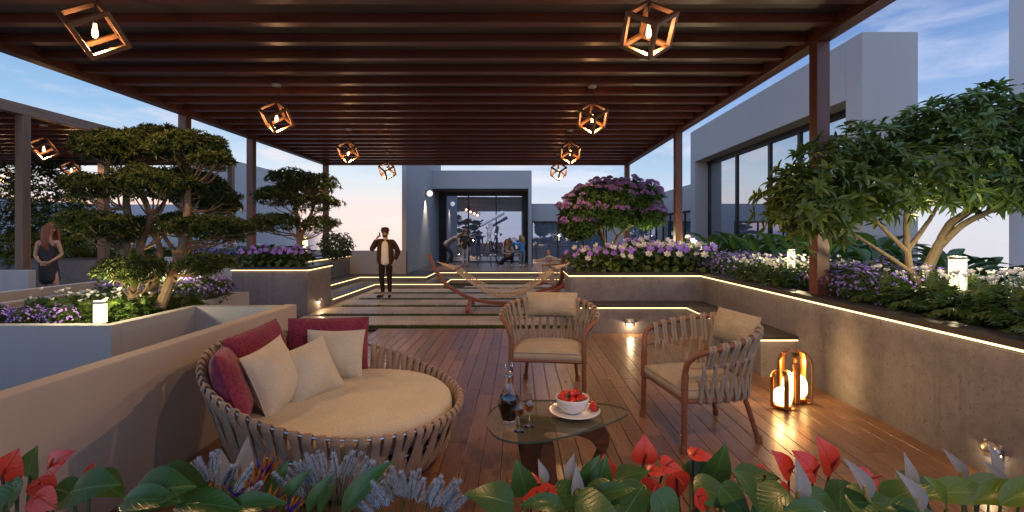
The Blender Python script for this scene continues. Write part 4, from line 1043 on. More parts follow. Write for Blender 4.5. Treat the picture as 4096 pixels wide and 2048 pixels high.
def hand_chain(V_, E_, R_, wrist, dirv, side, i_w, curl=.3, s=1.0, palm_n=None):
    """adds palm + five finger chains to the body skeleton"""
    d = nrm(dirv); sd = nrm(np.cross(d, side)) if np.linalg.norm(np.cross(d, side)) > .1 else nrm(np.cross(d, V(.3, .5, .8))); n = np.cross(d, sd)
    p = wrist + d * .05 * s; V_.append(p); ip = len(V_) - 1; E_.append((i_w, ip)); R_.append(.028 * s)
    for k, (off, ln) in enumerate(((-.03, .062), (-.010, .075), (.010, .078), (.028, .06))):
        b = p + d * .035 * s + sd * off * s; V_.append(b); R_.append(.009 * s); E_.append((ip, len(V_) - 1)); i1 = len(V_) - 1
        m_ = b + d * ln * .5 * s + n * ln * .2 * curl * s; V_.append(m_); R_.append(.008 * s); E_.append((i1, len(V_) - 1)); i2 = len(V_) - 1
        V_.append(m_ + d * ln * .4 * s * (1 - curl * .6) + n * ln * .6 * curl * s); R_.append(.006 * s); E_.append((i2, len(V_) - 1))
    t = p - d * .012 * s + sd * -.035 * s + n * .01 * s; V_.append(t); R_.append(.011 * s); E_.append((ip, len(V_) - 1)); i1 = len(V_) - 1
    V_.append(t + (d * .7 - sd * .5 + n * .3) * .05 * s); R_.append(.008 * s); E_.append((i1, len(V_) - 1))
def person(loc, rz, J, label, skin='skin', s=1.0, female=False, point=None, girth=1.0):
    """J: joints in metres, figure facing -Y"""
    pe = empty('person', loc, rz, label, 'person'); pe.scale = (s,) * 3
    j = {k: V(*v) for k, v in J.items()}
    Vt, Ed, Rd = [], [], []
    def add(p, r_, par=None):
        Vt.append(V(*p)); Rd.append(r_); i = len(Vt) - 1
        if par is not None: Ed.append((par, i))
        return i
    f = (.88 if female else 1) * girth; gl_ = girth
    up = nrm(j['neck'] - j['pelvis'])
    ip = add(j['pelvis'], .125 * f); iw = add(j['pelvis'] * .55 + j['chest'] * .45, .105 * f, ip); ic = add(j['chest'], .125 * f, iw)
    inn_ = add(j['neck'], .062 * f, ic); hd = nrm(j['head'] - j['neck'])
    ih0 = add(j['head'] - hd * .055, .058, inn_); ih1 = add(j['head'] + hd * .02, .085, ih0); ih2 = add(j['head'] + hd * .10, .070, ih1)
    for sd in 'LR':
        a = add(j['sh' + sd], .055 * f, ic); e = add((j['sh' + sd] + j['el' + sd]) / 2, .044 * f, a); e = add(j['el' + sd], .038 * f, e); e = add((j['el' + sd] * .6 + j['wr' + sd] * .4), .036 * f, e); w = add(j['wr' + sd], .024 * f, e)
        hdv = j.get('ha' + sd, j['wr' + sd] + (j['wr' + sd] - j['el' + sd])) - j['wr' + sd]
        hand_chain(Vt, Ed, Rd, j['wr' + sd], hdv, V(1, 0, 0) if abs(nrm(hdv)[0]) < .7 else V(0, 1, 0), w, j.get('curl', V(.3))[0] if point != sd else .05)
        h = add(j['hip' + sd], .082 * f, ip); h = add((j['hip' + sd] + j['kn' + sd]) / 2, .068 * f, h); h = add(j['kn' + sd], .050 * f, h); h = add(j['kn' + sd] * .65 + j['an' + sd] * .35, .045 * f, h); h = add(j['an' + sd], .033, h)
        add(j['to' + sd], .034, h)
    body = skinned('body', Vt, Ed, Rd, M[skin], pe, 1)
    # face: eyes, nose, mouth, ears
    fw = nrm(j.get('look', V(0, -1, 0))); rt_ = nrm(np.cross(fw, hd)); c = j['head'] + hd * .02
    g_ = MB()
    for k in (-1, 1): g_.ball(c + fw * .078 + rt_ * k * .031 + hd * .012, .007, 8, 6)
    g_.build('eyes', M['hair'], pe)
    g_ = MB(); g_.ball(c + fw * .09 - hd * .012, (.012, .014, .018), 8, 6)
    for k in (-1, 1): g_.ball(c + rt_ * k * .083 - hd * .005, (.012, .016, .028), 8, 6)
    g_.build('nose_and_ears', M[skin], pe)
    g_ = MB(); g_.ball(c + fw * .078 - hd * .048, (.02, .012, .006), 8, 6); g_.build('mouth', plain('lips', (.3, .08, .07), .5), pe)
    return pe, j, hd, fw, rt_, c
def limbs(name, chains, matl, parent, sub=1):
    """clothing as one skin over connected chains: list of chains of (point, radius); chains start at chain 0's point index given by ('at',i)"""
    Vt, Ed, Rd = [], [], []
    for ch_ in chains:
        par = None
        for it in ch_:
            if isinstance(it, int): par = it; continue
            Vt.append(it[0]); Rd.append(it[1])
            if par is not None: Ed.append((par, len(Vt) - 1))
            par = len(Vt) - 1
    return skinned(name, Vt, Ed, Rd, matl, parent, sub)
def trousers(j, matl, pe, f=1, r=1, low=.0):
    ch_ = [[(j['pelvis'] + (j['chest'] - j['pelvis']) * .42, .122 * f * r), (j['pelvis'], .142 * f * r)]]
    for sd in 'LR': ch_.append([1, (j['hip' + sd], .104 * f * r), ((j['hip' + sd] + j['kn' + sd]) / 2, .094 * f * r), (j['kn' + sd], .074 * f * r), (j['kn' + sd] * .5 + j['an' + sd] * .5, .066 * f * r), (j['kn' + sd] * (.08 + low) + j['an' + sd] * (.92 - low), .054 * f * r)])
    return limbs('trousers', ch_, matl, pe)
def top(name, j, matl, pe, f=1, r=1, sleeve=1.0, lower=.0):
    b0 = j['pelvis'] + (j['chest'] - j['pelvis']) * lower
    ch_ = [[(b0, .148 * f * r), (j['pelvis'] * .5 + j['chest'] * .5, .135 * f * r), (j['chest'], .150 * f * r), (j['neck'] * .75 + j['chest'] * .25, .085 * f)]]
    for sd in 'LR':
        c_ = [2, (j['sh' + sd], .072 * f * r), ((j['sh' + sd] + j['el' + sd]) / 2, .064 * f * r)]
        if sleeve > .5: c_ += [(j['el' + sd], .058 * f * r), (j['el' + sd] * .5 + j['wr' + sd] * .5, .052 * f * r), (j['el' + sd] * .08 + j['wr' + sd] * .92, .042 * f * r)]
        ch_.append(c_)
    return limbs(name, ch_, matl, pe)
def shoes(j, matl, pe):
    for sd in 'LR': limbs('shoe', [[(j['an' + sd] + V(0, .035, -.035), .042), (j['an' + sd] * .5 + j['to' + sd] * .5 + V(0, 0, -.012), .044), (j['to' + sd] + nrm(j['to' + sd] - j['an' + sd]) * V(1, 1, 0) * .03, .036)]], matl, pe)
def hair(c, hd, fw, matl, pe, length=0, vol=1.0, tail=False):
    g_ = MB(); n1, n2 = 18, 10; rt_ = nrm(np.cross(fw, hd)); v = []; f_ = []
    for i in range(n2 + 1):
        a = PI * .62 * i / n2
        for k in range(n1):
            b_ = 2 * PI * k / n1; front = max(0, math.cos(b_)); aa = a * (1 - .38 * front)
            r_ = .099 * vol * (1 + .03 * math.sin(5 * b_))
            v.append(c + hd * (r_ * 1.12 * math.cos(aa) + .012) + (fw * math.cos(b_) * .98 + rt_ * math.sin(b_) * .92) * r_ * math.sin(aa))
    for i in range(n2):
        for k in range(n1): f_.append((i * n1 + k, i * n1 + (k + 1) % n1, (i + 1) * n1 + (k + 1) % n1, (i + 1) * n1 + k))
    g_.add(v, f_)
    if length:
        for k in range(17):
            b_ = PI * (.36 + 1.28 * k / 16); o_ = fw * math.cos(b_) + rt_ * math.sin(b_)
            p0 = c + o_ * .085 * vol + hd * .03
            pts = smoothpath([p0, p0 + o_ * .02 - V(0, 0, length * .35), p0 + o_ * .025 - V(0, 0, length * .7) + rt_ * .01 * math.sin(k), p0 + o_ * .0 - V(0, 0, length)], 4)
            g_.tube(pts, np.linspace(.03, .014, len(pts)), 7)
    if tail:
        p0 = c - fw * .095 + hd * .05; pts = smoothpath([p0, p0 - fw * .05 + V(0, 0, .0), p0 - fw * .06 - V(0, 0, .1), p0 - fw * .04 - V(0, 0, .2)], 4); g_.tube(pts, np.linspace(.026, .012, len(pts)), 8)
    return g_.build('hair', matl, pe)
def cloth(name, c, rough=.85): return plain(name, c, rough, var=.18, scale=18, spec=.2, bmp=.3, bscale=40)
BASE = dict(pelvis=(0, 0, .94), chest=(0, 0, 1.30), neck=(0, .0, 1.50), head=(0, -.015, 1.61), shL=(.17, 0, 1.43), shR=(-.17, 0, 1.43), elL=(.24, .03, 1.15), elR=(-.24, .03, 1.15),
            wrL=(.23, -.05, .90), wrR=(-.23, -.05, .90), hipL=(.09, 0, .90), hipR=(-.09, 0, .90), knL=(.10, -.02, .50), knR=(-.10, -.02, .50), anL=(.10, .02, .09), anR=(-.10, .02, .09), toL=(.12, -.13, .035), toR=(-.12, -.13, .035))
def pose(**k): d = dict(BASE); d.update(k); return d
# man on the phone
J_ = pose(shR=(-.19, 0, 1.44), shL=(.19, 0, 1.43), elR=(-.34, -.08, 1.20), wrR=(-.20, -.12, 1.50), haR=(-.13, -.10, 1.58), elL=(.31, .06, 1.16), wrL=(.24, -.08, .94), haL=(.20, -.10, .86), head=(-.005, -.015, 1.615), look=(-.55, -.83, .02),
          anR=(-.06, .02, .09), toR=(-.18, -.10, .035), knR=(-.09, -.02, .5), anL=(.11, .0, .09), toL=(.11, -.15, .035), curl=(.7,))
pe, j, hd, fw, rt_, c = person((-3.34, 11.9, 0.0), R(8), J_, 'man in a dark jacket, white tee and cap talking on a phone', s=.985)
trousers(j, cloth('black_trousers', (.018, .014, .012)), pe, 1, .93)
limbs('shirt', [[(V(0, .01, .80), .148), (V(0, .0, .95), .150), (V(0, -.01, 1.15), .140), (V(0, -.02, 1.33), .135), (V(0, 0, 1.48), .07)]], cloth('white_shirt', (.70, .66, .62)), pe)
# jacket: open at the front -> two front panels, back, sleeves
jm = cloth('dark_jacket', (.045, .024, .018))
for sgn in (-1, 1):
    limbs('jacket_panel', [[(V(sgn * .135, -.035, .84), .082), (V(sgn * .130, -.045, 1.12), .086), (V(sgn * .125, -.04, 1.32), .085), (V(sgn * .10, -.01, 1.49), .07)]], jm, pe)
limbs('jacket', [[(V(0, .055, .85), .128), (V(0, .055, 1.15), .128), (V(0, .05, 1.34), .135), (V(0, .03, 1.47), .085)]] + [[2, (j['sh' + s_], .09), ((j['sh' + s_] + j['el' + s_]) / 2, .078), (j['el' + s_], .072), (j['el' + s_] * .5 + j['wr' + s_] * .5, .062), (j['el' + s_] * .06 + j['wr' + s_] * .94, .045)] for s_ in 'LR'], jm, pe)
shoes(j, cloth('dark_trainers', (.03, .02, .02)), pe)
hair(c, hd, fw, M['hair'], pe)
g = MB(); 
for k in range(9):
    a = PI * (k / 8) - PI / 2
    g.ball(c + fw * .052 * math.cos(a) + rt_ * .060 * math.sin(a) - hd * (.056 + .016 * math.cos(a)), (.022, .022, .026), 8, 6)
g.build('beard', M['hair'], pe)
g = MB(); v = []
capm = cloth('dark_cap', (.03, .028, .032))
g.lathe([(.128, .012), (.112, .02), (.104, .05), (.098, .085), (.07, .112), (.0, .122)], 24, cap=False, fl=lambda a, u: 1 + .0 * a)
co_ = g.build('cap', capm, pe, tuple(c + V(0, 0, .04))); 
g = MB(); g.lathe([(.107, .03), (.106, .052)], 24, cap=False); g.build('hat_band', cloth('red_band', (.35, .04, .04)), co_)
ph = MB(); ph.box(-.03, .03, -.005, .005, -.062, .062); po = ph.build('phone', M['black'], None, bevel=.004)
tag(po, 'dark phone held to the ear of the man in a cap', 'phone')
wl = pe.matrix_basis.copy(); po.location = Matrix.Translation(pe.location) @ (Matrix.Rotation(R(8), 4, 'Z') @ Vector((-.12, -.135, 1.60)) * .985); po.rotation_euler = (R(20), R(22), R(-40))
# bending man
J_ = pose(pelvis=(-.22, .0, .86), chest=(.08, -.02, 1.12), neck=(.26, -.03, 1.20), head=(.36, -.06, 1.24), look=(.9, -.2, -.12), shL=(.20, .14, 1.16), shR=(.20, -.16, 1.14), elL=(.52, .16, 1.20), wrL=(.78, .10, 1.14), haL=(.92, .08, 1.15),
          elR=(.36, -.22, .86), wrR=(.58, -.20, 1.02), haR=(.68, -.18, 1.07), hipL=(-.22, .10, .84), hipR=(-.22, -.10, .84), knL=(-.0, .12, .50), knR=(.06, -.1, .48), anL=(-.04, .16, .09), anR=(-.20, -.12, .09), toL=(.12, .14, .035), toR=(-.02, -.12, .035), curl=(.15,))
pe, j, hd, fw, rt_, c = person((-2.62, 18.5, .316), 0, J_, 'man in a striped tee bending forward and pointing, hand on a girl', point='L')
trousers(j, cloth('dark_jeans', (.035, .035, .045)), pe, 1, .95)
m, t, b = mat('striped_tee'); co = obj_co(t); w_ = t.new('ShaderNodeTexWave', bands_direction='X'); t.l.new(co, w_.inputs[0]); w_.inputs['Scale'].default_value = 6.5
t.put(b.inputs['Base Color'], t.mix(t.smooth(w_.outputs['Fac'], .7, .85), (.06, .05, .05), (.34, .31, .29))); b.inputs['Roughness'].default_value = .9
top('striped_tee', j, m, pe, 1, .95, 0, -.22); shoes(j, cloth('brown_shoes', (.05, .03, .025)), pe); hair(c, hd, fw, M['hair'], pe)
# girl seen from behind
J_ = pose(pelvis=(0, 0, .80), chest=(0, 0, 1.08), neck=(0, 0, 1.24), head=(.0, .01, 1.345), look=(.55, .8, 0), shL=(.14, 0, 1.19), shR=(-.14, 0, 1.19), elL=(.20, .02, .96), elR=(-.19, .02, .96), wrL=(.20, .0, .74), wrR=(-.19, 0, .74), hipL=(.075, 0, .77), hipR=(-.075, 0, .77),
          knL=(.075, .02, .43), knR=(-.075, .02, .43), anL=(.075, -.02, .08), anR=(-.075, -.02, .08), toL=(.09, .12, .03), toR=(-.09, .12, .03))
pe, j, hd, fw, rt_, c = person((-2.08, 18.35, .316), 0, J_, 'girl with red ponytail in a dark sweater and pale jeans, seen from behind', female=True, girth=.85)
trousers(j, cloth('pale_jeans', (.33, .35, .40)), pe, .84, .92); top('sweater', j, cloth('dark_sweater', (.04, .035, .03)), pe, .86, 1.05, 1, -.5); shoes(j, cloth('brown_boots', (.06, .035, .025)), pe)
hair(c, hd, fw, M['redhair'], pe, tail=True)
g = MB(); g.lathe([(.103, -.008), (.104, .008)], 20, tuple(c + V(0, 0, .035)), cap=False); g.build('headband', cloth('navy_band', (.03, .04, .10)), pe)
# crouching woman
J_ = pose(pelvis=(.02, .06, .34), chest=(-.02, -.02, .66), neck=(-.02, -.05, .84), head=(-.03, -.08, .95), look=(-.35, -.9, .05), shL=(.15, -.03, .78), shR=(-.18, -.03, .77), elL=(.22, -.16, .56), wrL=(.05, -.30, .60), haL=(-.04, -.33, .62), elR=(-.22, -.20, .54), wrR=(-.0, -.34, .50), haR=(.09, -.36, .53),
          hipL=(.12, .03, .32), hipR=(-.09, .03, .32), knL=(.16, -.36, .47), knR=(-.34, -.26, .13), anL=(.14, -.16, .09), anR=(-.14, .0, .10), toL=(.15, -.34, .035), toR=(-.20, -.16, .035))
pe, j, hd, fw, rt_, c = person((-.42, 18.6, .316), 0, J_, 'laughing woman with long red hair crouching in a grey jacket', female=True)
trousers(j, cloth('black_leggings', (.02, .017, .016)), pe, .9, 1.0); top('jacket', j, cloth('grey_jacket', (.20, .19, .155)), pe, .9, 1.05, 1, -.25); shoes(j, cloth('grey_trainers', (.30, .30, .30)), pe)
hair(c, hd, fw, M['redhair'], pe, length=.34)
# child in blue
J_ = pose(pelvis=(0, 0, .64), chest=(0, 0, .86), neck=(0, 0, .985), head=(-.02, -.01, 1.09), look=(-.85, -.5, 0), shL=(.10, .05, .94), shR=(-.10, -.07, .94), elL=(-.14, .06, .88), elR=(-.22, -.10, .86), wrL=(-.26, .04, 1.0), wrR=(-.36, -.06, .98), haL=(-.32, .02, 1.06), haR=(-.42, -.04, 1.03),
          hipL=(.06, 0, .62), hipR=(-.06, 0, .62), knL=(.06, 0, .34), knR=(-.06, 0, .34), anL=(.06, .02, .07), anR=(-.06, .02, .07), toL=(.02, -.1, .03), toR=(-.12, -.08, .03))
pe, j, hd, fw, rt_, c = person((.14, 18.5, .316), 0, J_, 'blond child in a blue sweater reaching for the hair of the crouching woman', female=True, s=1.0, girth=.68)
trousers(j, cloth('blue_jeans', (.14, .17, .22)), pe, .70, .95); top('sweater', j, cloth('blue_sweater', (.05, .22, .55)), pe, .72, 1.0, 1, -.5); shoes(j, cloth('pale_trainers', (.38, .37, .36)), pe)
hair(c, hd, fw, M['blond'], pe, length=.22)
# woman in a dress on the neighbouring terrace
J_ = pose(pelvis=(.0, 0, .98), chest=(0, 0, 1.32), neck=(.0, 0, 1.50), head=(.03, -.01, 1.62), look=(.93, -.3, -.05), shL=(.15, -.02, 1.42), shR=(-.15, .0, 1.42), elL=(.20, .02, 1.16), wrL=(.16, -.20, 1.05), haL=(.10, -.26, 1.0), elR=(-.20, .0, 1.14), wrR=(.0, -.22, 1.04), haR=(.09, -.25, 1.02),
          hipL=(.08, 0, .92), hipR=(-.08, 0, .92), knL=(.16, -.06, .52), knR=(-.06, -.02, .52), anL=(.22, .02, .12), anR=(-.05, .05, .12), toL=(.26, -.10, .04), toR=(-.06, -.08, .04), curl=(.5,))
pe, j, hd, fw, rt_, c = person((-9.06, 9.15, 0), R(15), J_, 'woman with long auburn hair in a dark dress, behind the white walls', female=True, s=1.03)
dm = cloth('dark_dress', (.045, .042, .05))
limbs('dress', [[(V(.03, -.01, .60), .165), (V(.02, -.005, .75), .158), (V(0, 0, .96), .150), (V(0, 0, 1.13), .112), (V(0, -.02, 1.31), .135), (V(0, 0, 1.42), .08)]], dm, pe, 2)
shoes(j, cloth('black_shoes', (.02, .02, .02)), pe); hair(c, hd, fw, M['redhair'], pe, length=.42, vol=1.1)

# ------------------------------------------------------------------ plants
def leaf_tpl(prof, fold=.10, curve=.0, cup=0):
    """prof: [(t, halfwidth)]; V folded along the midrib"""
    v = []; qd = []; tri_ = []
    k = len(prof)
    for (t, w) in prof:
        h = -curve * t * t
        v += [(t, -w, h + fold * w), (t, 0, h), (t, w, h + fold * w)]
    for i in range(k - 1):
        a = 3 * i; b_ = 3 * (i + 1)
        qd += [(a, a + 1, b_ + 1, b_), (a + 1, a + 2, b_ + 2, b_ + 1)]
    return np.array(v, float), [np.array(qd)]
NARROW = leaf_tpl([(0, .08), (.35, .5), (.7, .36), (1, .02)], .3, .12)
OVAL = leaf_tpl([(0, .05), (.2, .34), (.5, .5), (.78, .34), (1, .02)], .25, .18)
BROAD = leaf_tpl([(0, .03), (.12, .30), (.3, .47), (.5, .5), (.7, .40), (.88, .19), (1, .01)], .22, .22)
ROUND = leaf_tpl([(0, .1), (.2, .42), (.5, .5), (.8, .40), (1, .12)], .15, .15)
PETAL = leaf_tpl([(0, .08), (.4, .40), (.7, .5), (.9, .3), (1, .05)], .2, -.1)
def lobed():
    v = [(0, 0, 0)]; tr_ = []
    for a, l, w in ((-1.15, .62, .2), (-.55, .85, .22), (0, 1, .24), (.55, .85, .22), (1.15, .62, .2)):
        d = np.array([math.cos(a), math.sin(a)]); s_ = np.array([-d[1], d[0]]); b_ = len(v)
        p1 = d * l * .55 - s_ * w * .6; p2 = d * l * .55 + s_ * w * .6; p3 = d * l
        v += [(p1[0], p1[1], -.04), (p2[0], p2[1], -.04), (p3[0], p3[1], -.18)]
        tr_ += [(0, b_, b_ + 2), (0, b_ + 2, b_ + 1)]
    return np.array(v, float), [np.array(tr_)]
LOBED = lobed()
def unit(n_): v = rng.normal(0, 1, (n_, 3)); return v / np.linalg.norm(v, axis=1)[:, None]
def pad_points(c, r, n_, shell=.55, under=.35):
    """points in the outer shell of an ellipsoid, bottom thinned"""
    d = unit(n_ * 2); keep = (d[:, 2] > -under) | (rng.random(len(d)) < .25); d = d[keep][:n_]
    lump = 1 + .16 * np.sin(d[:, 0] * 5 + c[0] * 9) * np.sin(d[:, 1] * 6 + c[1] * 7) + .10 * np.sin(d[:, 2] * 9 + d[:, 0] * 8 + c[2] * 5)
    rr_ = (shell + (1 - shell) * rng.random(len(d)) ** .6) * lump
    return c + d * rr_[:, None] * np.asarray(r), d
def rosettes(g_, P_, D_, tpl, nl, L, Wd, m=0, spread=.9, droop=0.0, up=.6):
    """nl leaves fanned at every point around its direction"""
    n_ = len(P_); ax = D_ + np.array([0, 0, up]) + rng.normal(0, .25, (n_, 3)); ax /= np.linalg.norm(ax, axis=1)[:, None]
    t1 = np.cross(ax, unit(n_)); t1 /= np.linalg.norm(t1, axis=1)[:, None]; t2 = np.cross(ax, t1)
    ph = rng.random(n_) * 6.28
    for k in range(nl):
        a = ph + 6.283 * k / nl + rng.normal(0, .3, n_); e = spread * (.5 + .7 * rng.random(n_))
        d = ax * np.cos(e)[:, None] + (t1 * np.cos(a)[:, None] + t2 * np.sin(a)[:, None]) * np.sin(e)[:, None]
        g_.leaves(tpl, P_ + d * .004, d, ax, L * rng.uniform(.7, 1.25, n_), Wd * rng.uniform(.8, 1.2, n_), m, droop)
def limb(g_, pts, r0, r1, n=8, k=5, wob=.0):
    pts = smoothpath(pts, k)
    if wob: pts = pts + rng.normal(0, wob, pts.shape) * np.linspace(0, 1, len(pts))[:, None]
    g_.tube(pts, np.linspace(r0, r1, len(pts)), n)
def bonsai(name, label, base, trunks, pads, leafL, leafW, dens, twig=.006, matl='bons', r0=.06):
    """trunks: list of polylines (world); pads: (center, radii, trunk index)"""
    t_ = empty(name, base, 0, label, 'tree', 'cloud pruned trees'); b0 = V(*base)
    g_ = MB()
    for tr, ra, rb in trunks: limb(g_, [V(*p) - b0 for p in tr], ra, rb, 10, 6, .004)
    for (c, r_, ti) in pads:
        c = V(*c) - b0; tr = smoothpath([V(*p) - b0 for p in trunks[ti][0]], 8)
        below = c - V(0, 0, r_[2] * .9)
        dd = np.linalg.norm(tr - (below - V(0, 0, .25 * r_[0] / .5)), axis=1); a = tr[int(np.argmin(dd))]
        for q_ in range(5):
            an_ = q_ * 1.256 + rng.random(); e = c + V(math.cos(an_) * r_[0] * .55, math.sin(an_) * r_[1] * .55, -r_[2] * .25)
            m_ = a * .5 + e * .5 - V(0, 0, .06) + rng.normal(0, .02, 3)
            limb(g_, [a, m_, e], .022 if q_ == 0 else .013, .004, 6, 4)
            for w_ in range(7):
                f_ = e + rng.normal(0, 1, 3) * V(r_[0] * .32, r_[1] * .32, r_[2] * .25); s_ = m_ * .45 + e * .55
                limb(g_, [s_, (s_ + f_) / 2 + V(0, 0, -.02), f_], twig, .002, 4, 3)
    g_.build('trunk', M['bark'], t_)
    for (c, r_, ti) in pads:
        c = V(*c) - b0; n_ = int(dens * (r_[0] * r_[1] + (r_[0] + r_[1]) * r_[2]))
        P_, D_ = pad_points(c, r_, n_, .62, .30)
        g_ = MB(); rosettes(g_, P_, D_, NARROW, 7, leafL, leafW, spread=1.0)
        P2, D2 = pad_points(c, V(*r_) * .8, n_ // 3, .5, .3); rosettes(g_, P2, D2, NARROW, 5, leafL, leafW, spread=1.1)
        g_.build('foliage_pad', M[matl], t_, smooth=False)
    return t_
Y0 = 5.0
def pad(px, py, rx, ry, Y, ti, dy=1.0): s_ = Y / 1900; c = P(px, py, Y); return (c, V(rx * s_, rx * s_ * dy, ry * s_ * .95), ti)
pads = [pad(505, 590, 150, 62, 5.1, 0), pad(640, 560, 90, 55, 5.3, 0), pad(420, 615, 85, 40, 4.9, 0), pad(760, 600, 125, 70, 5.0, 2), pad(850, 640, 70, 32, 4.9, 2), pad(385, 745, 115, 42, 4.8, 0),
        pad(600, 735, 130, 65, 4.9, 1), pad(745, 745, 125, 70, 5.2, 2), pad(845, 790, 100, 45, 5.4, 2), pad(885, 825, 72, 34, 5.6, 2), pad(378, 893, 118, 44, 4.7, 0), pad(470, 930, 70, 36, 4.8, 0), pad(620, 905, 110, 34, 5.6, 1), pad(720, 890, 80, 36, 5.7, 2),
        pad(830, 910, 150, 42, 5.1, 2), pad(930, 925, 70, 38, 5.2, 2), pad(533, 1080, 112, 54, 4.6, 0), pad(820, 1058, 98, 38, 4.7, 2)]
b0 = P(600, 1235, 4.85)
trunks = [([P(540, 1228, 4.8), P(530, 1150, 4.8), P(500, 1010, 4.9), P(515, 900, 4.9), P(505, 800, 5.0), P(512, 690, 5.1), P(500, 600, 5.1)], .055, .022),
          ([P(612, 1228, 4.9), P(590, 1130, 4.95), P(560, 1000, 5.0), P(600, 880, 5.0), P(570, 780, 5.0), P(520, 740, 5.0)], .05, .018),
          ([P(640, 1228, 4.8), P(690, 1100, 4.85), P(735, 960, 4.95), P(750, 830, 5.0), P(752, 700, 5.05), P(760, 610, 5.0)], .055, .02),
          ([P(612, 1190, 4.9), P(640, 1000, 5.05), P(600, 900, 5.1), P(660, 800, 5.2), P(700, 720, 5.2)], .035, .012), ([P(690, 1120, 4.85), P(700, 1020, 5.0), P(650, 930, 5.05), P(620, 840, 5.05)], .03, .012)]
bonsai('cloud_tree', 'big many trunked cloud pruned tree standing in the white planter', (b0[0], b0[1], .75), trunks, pads, .052, .0135, 2900)
pads = [pad(1160, 715, 78, 38, 10.2, 0), pad(1275, 740, 72, 42, 10.3, 0), pad(1110, 788, 85, 40, 10.1, 0), pad(1255, 812, 95, 36, 10.2, 0), pad(1105, 890, 90, 34, 10.0, 0), pad(1280, 900, 68, 32, 10.1, 0), pad(1190, 760, 80, 40, 10.4, 0), pad(1040, 905, 50, 24, 10.2, 0)]
b0 = P(1200, 985, 10.2)
trunks = [([P(1200, 1000, 10.2), P(1196, 920, 10.2), P(1185, 850, 10.2), P(1175, 780, 10.2)], .07, .03), ([P(1200, 960, 10.2), P(1230, 890, 10.2), P(1250, 840, 10.2), P(1270, 770, 10.3)], .05, .02)]
bonsai('cloud_tree', 'smaller cloud pruned tree in the concrete planter of purple flowers', (b0[0], b0[1], .9), trunks, pads, .07, .018, 800)
# round clipped bush and neighbours' shrubs
def bush(name, label, c, r_, n_, L, Wd, matl, tpl=OVAL, cat='shrub', group=None, stems=True):
    t_ = empty(name, (c[0], c[1], c[2] - r_[2]), 0, label, cat, group); cc = V(0, 0, r_[2])
    P_, D_ = pad_points(cc, V(*r_), n_, .5, .9); g_ = MB(); rosettes(g_, P_, D_, tpl, 5, L, Wd, spread=1.0); g_.build('foliage', M[matl], t_, smooth=False)
    g_ = MB()
    for k in range(7): 
        e = cc + rng.normal(0, .4, 3) * r_; limb(g_, [(0, 0, 0), e * .5 + V(0, 0, -.05), e], .02, .004, 5, 4)
    g_.build('stem', M['bark'], t_); return t_
bush('clipped_bush', 'dark rounded bush at the far end of the left concrete planter', P(1345, 985, 12.6), (.46, .46, .36), 900, .05, .022, 'farleaf')
bush('conifer', 'tall dark feathery tree behind the leftmost timber post', P(110, 900, 13.0), (2.1, 1.2, 2.0), 2300, .10, .035, 'farleaf', cat='tree')
bush('conifer', 'upper dark branches of a feathery tree rising behind the woman', P(190, 800, 13.6), (1.1, .8, 1.5), 900, .10, .035, 'farleaf', cat='tree')
for (px, py, Y, rx, rz, lb) in ((300, 965, 12.6, .85, .5, 'lime green shrub lit from below, right of the woman'), (60, 1000, 12.3, .9, .45, 'lime green shrub lit from below, left of the woman'), (470, 935, 13.2, .7, .45, 'lime green shrub between two timber posts behind the cloud pruned tree')):
    bush('shrub', lb, P(px, py, Y), (rx, .6, rz), 650, .08, .03, 'limeleaf', group='lit shrubs in the dark planter')
# ---- mauve flowering tree
tb_ = P(2440, 1010, 11.5); mt_ = empty('flowering_tree', (tb_[0], tb_[1], .9), 0, 'round tree covered in mauve blossom behind the concrete planter', 'tree'); b0 = V(tb_[0], tb_[1], .9)
crown = [(P(2320, 850, 11.4), V(.42, .5, .40)), (P(2400, 800, 11.5), V(.60, .6, .40)), (P(2480, 790, 11.5), V(.55, .6, .38)), (P(2560, 800, 11.5), V(.50, .6, .42)), (P(2590, 860, 11.5), V(.34, .5, .28)), (P(2310, 905, 11.4), V(.36, .45, .28)), (P(2440, 860, 11.5), V(.70, .6, .30))]
g = MB(); fl_ = MB()
for c, r_ in crown:
    P_, D_ = pad_points(c - b0, r_, 520, .5, .8); rosettes(g, P_, D_, OVAL, 6, .135, .05, spread=1.1, droop=.15)
g.build('crown', M['rhodo'], mt_, smooth=False)
for c, r_ in crown:
    P_, D_ = pad_points(c - b0, r_ * 1.10, 85, .97, .2); keep = (D_[:, 2] > .12) & (D_[:, 1] < .5); P_, D_ = P_[keep], D_[keep]
    for p_, d_ in zip(P_, D_):
        n_ = 26; u_ = unit(n_); u_[:, 2] = np.abs(u_[:, 2]) * .8; u_ = u_ + d_ * .8; u_ /= np.linalg.norm(u_, axis=1)[:, None]
        q_ = p_ + u_ * .055; g_ = fl_
        for k in range(3): fl_.leaves(PETAL, q_, u_ + unit(n_) * .8, u_, .055, .022)
fl_.build('blossom', M['mauve'], mt_, smooth=False)
g = MB()
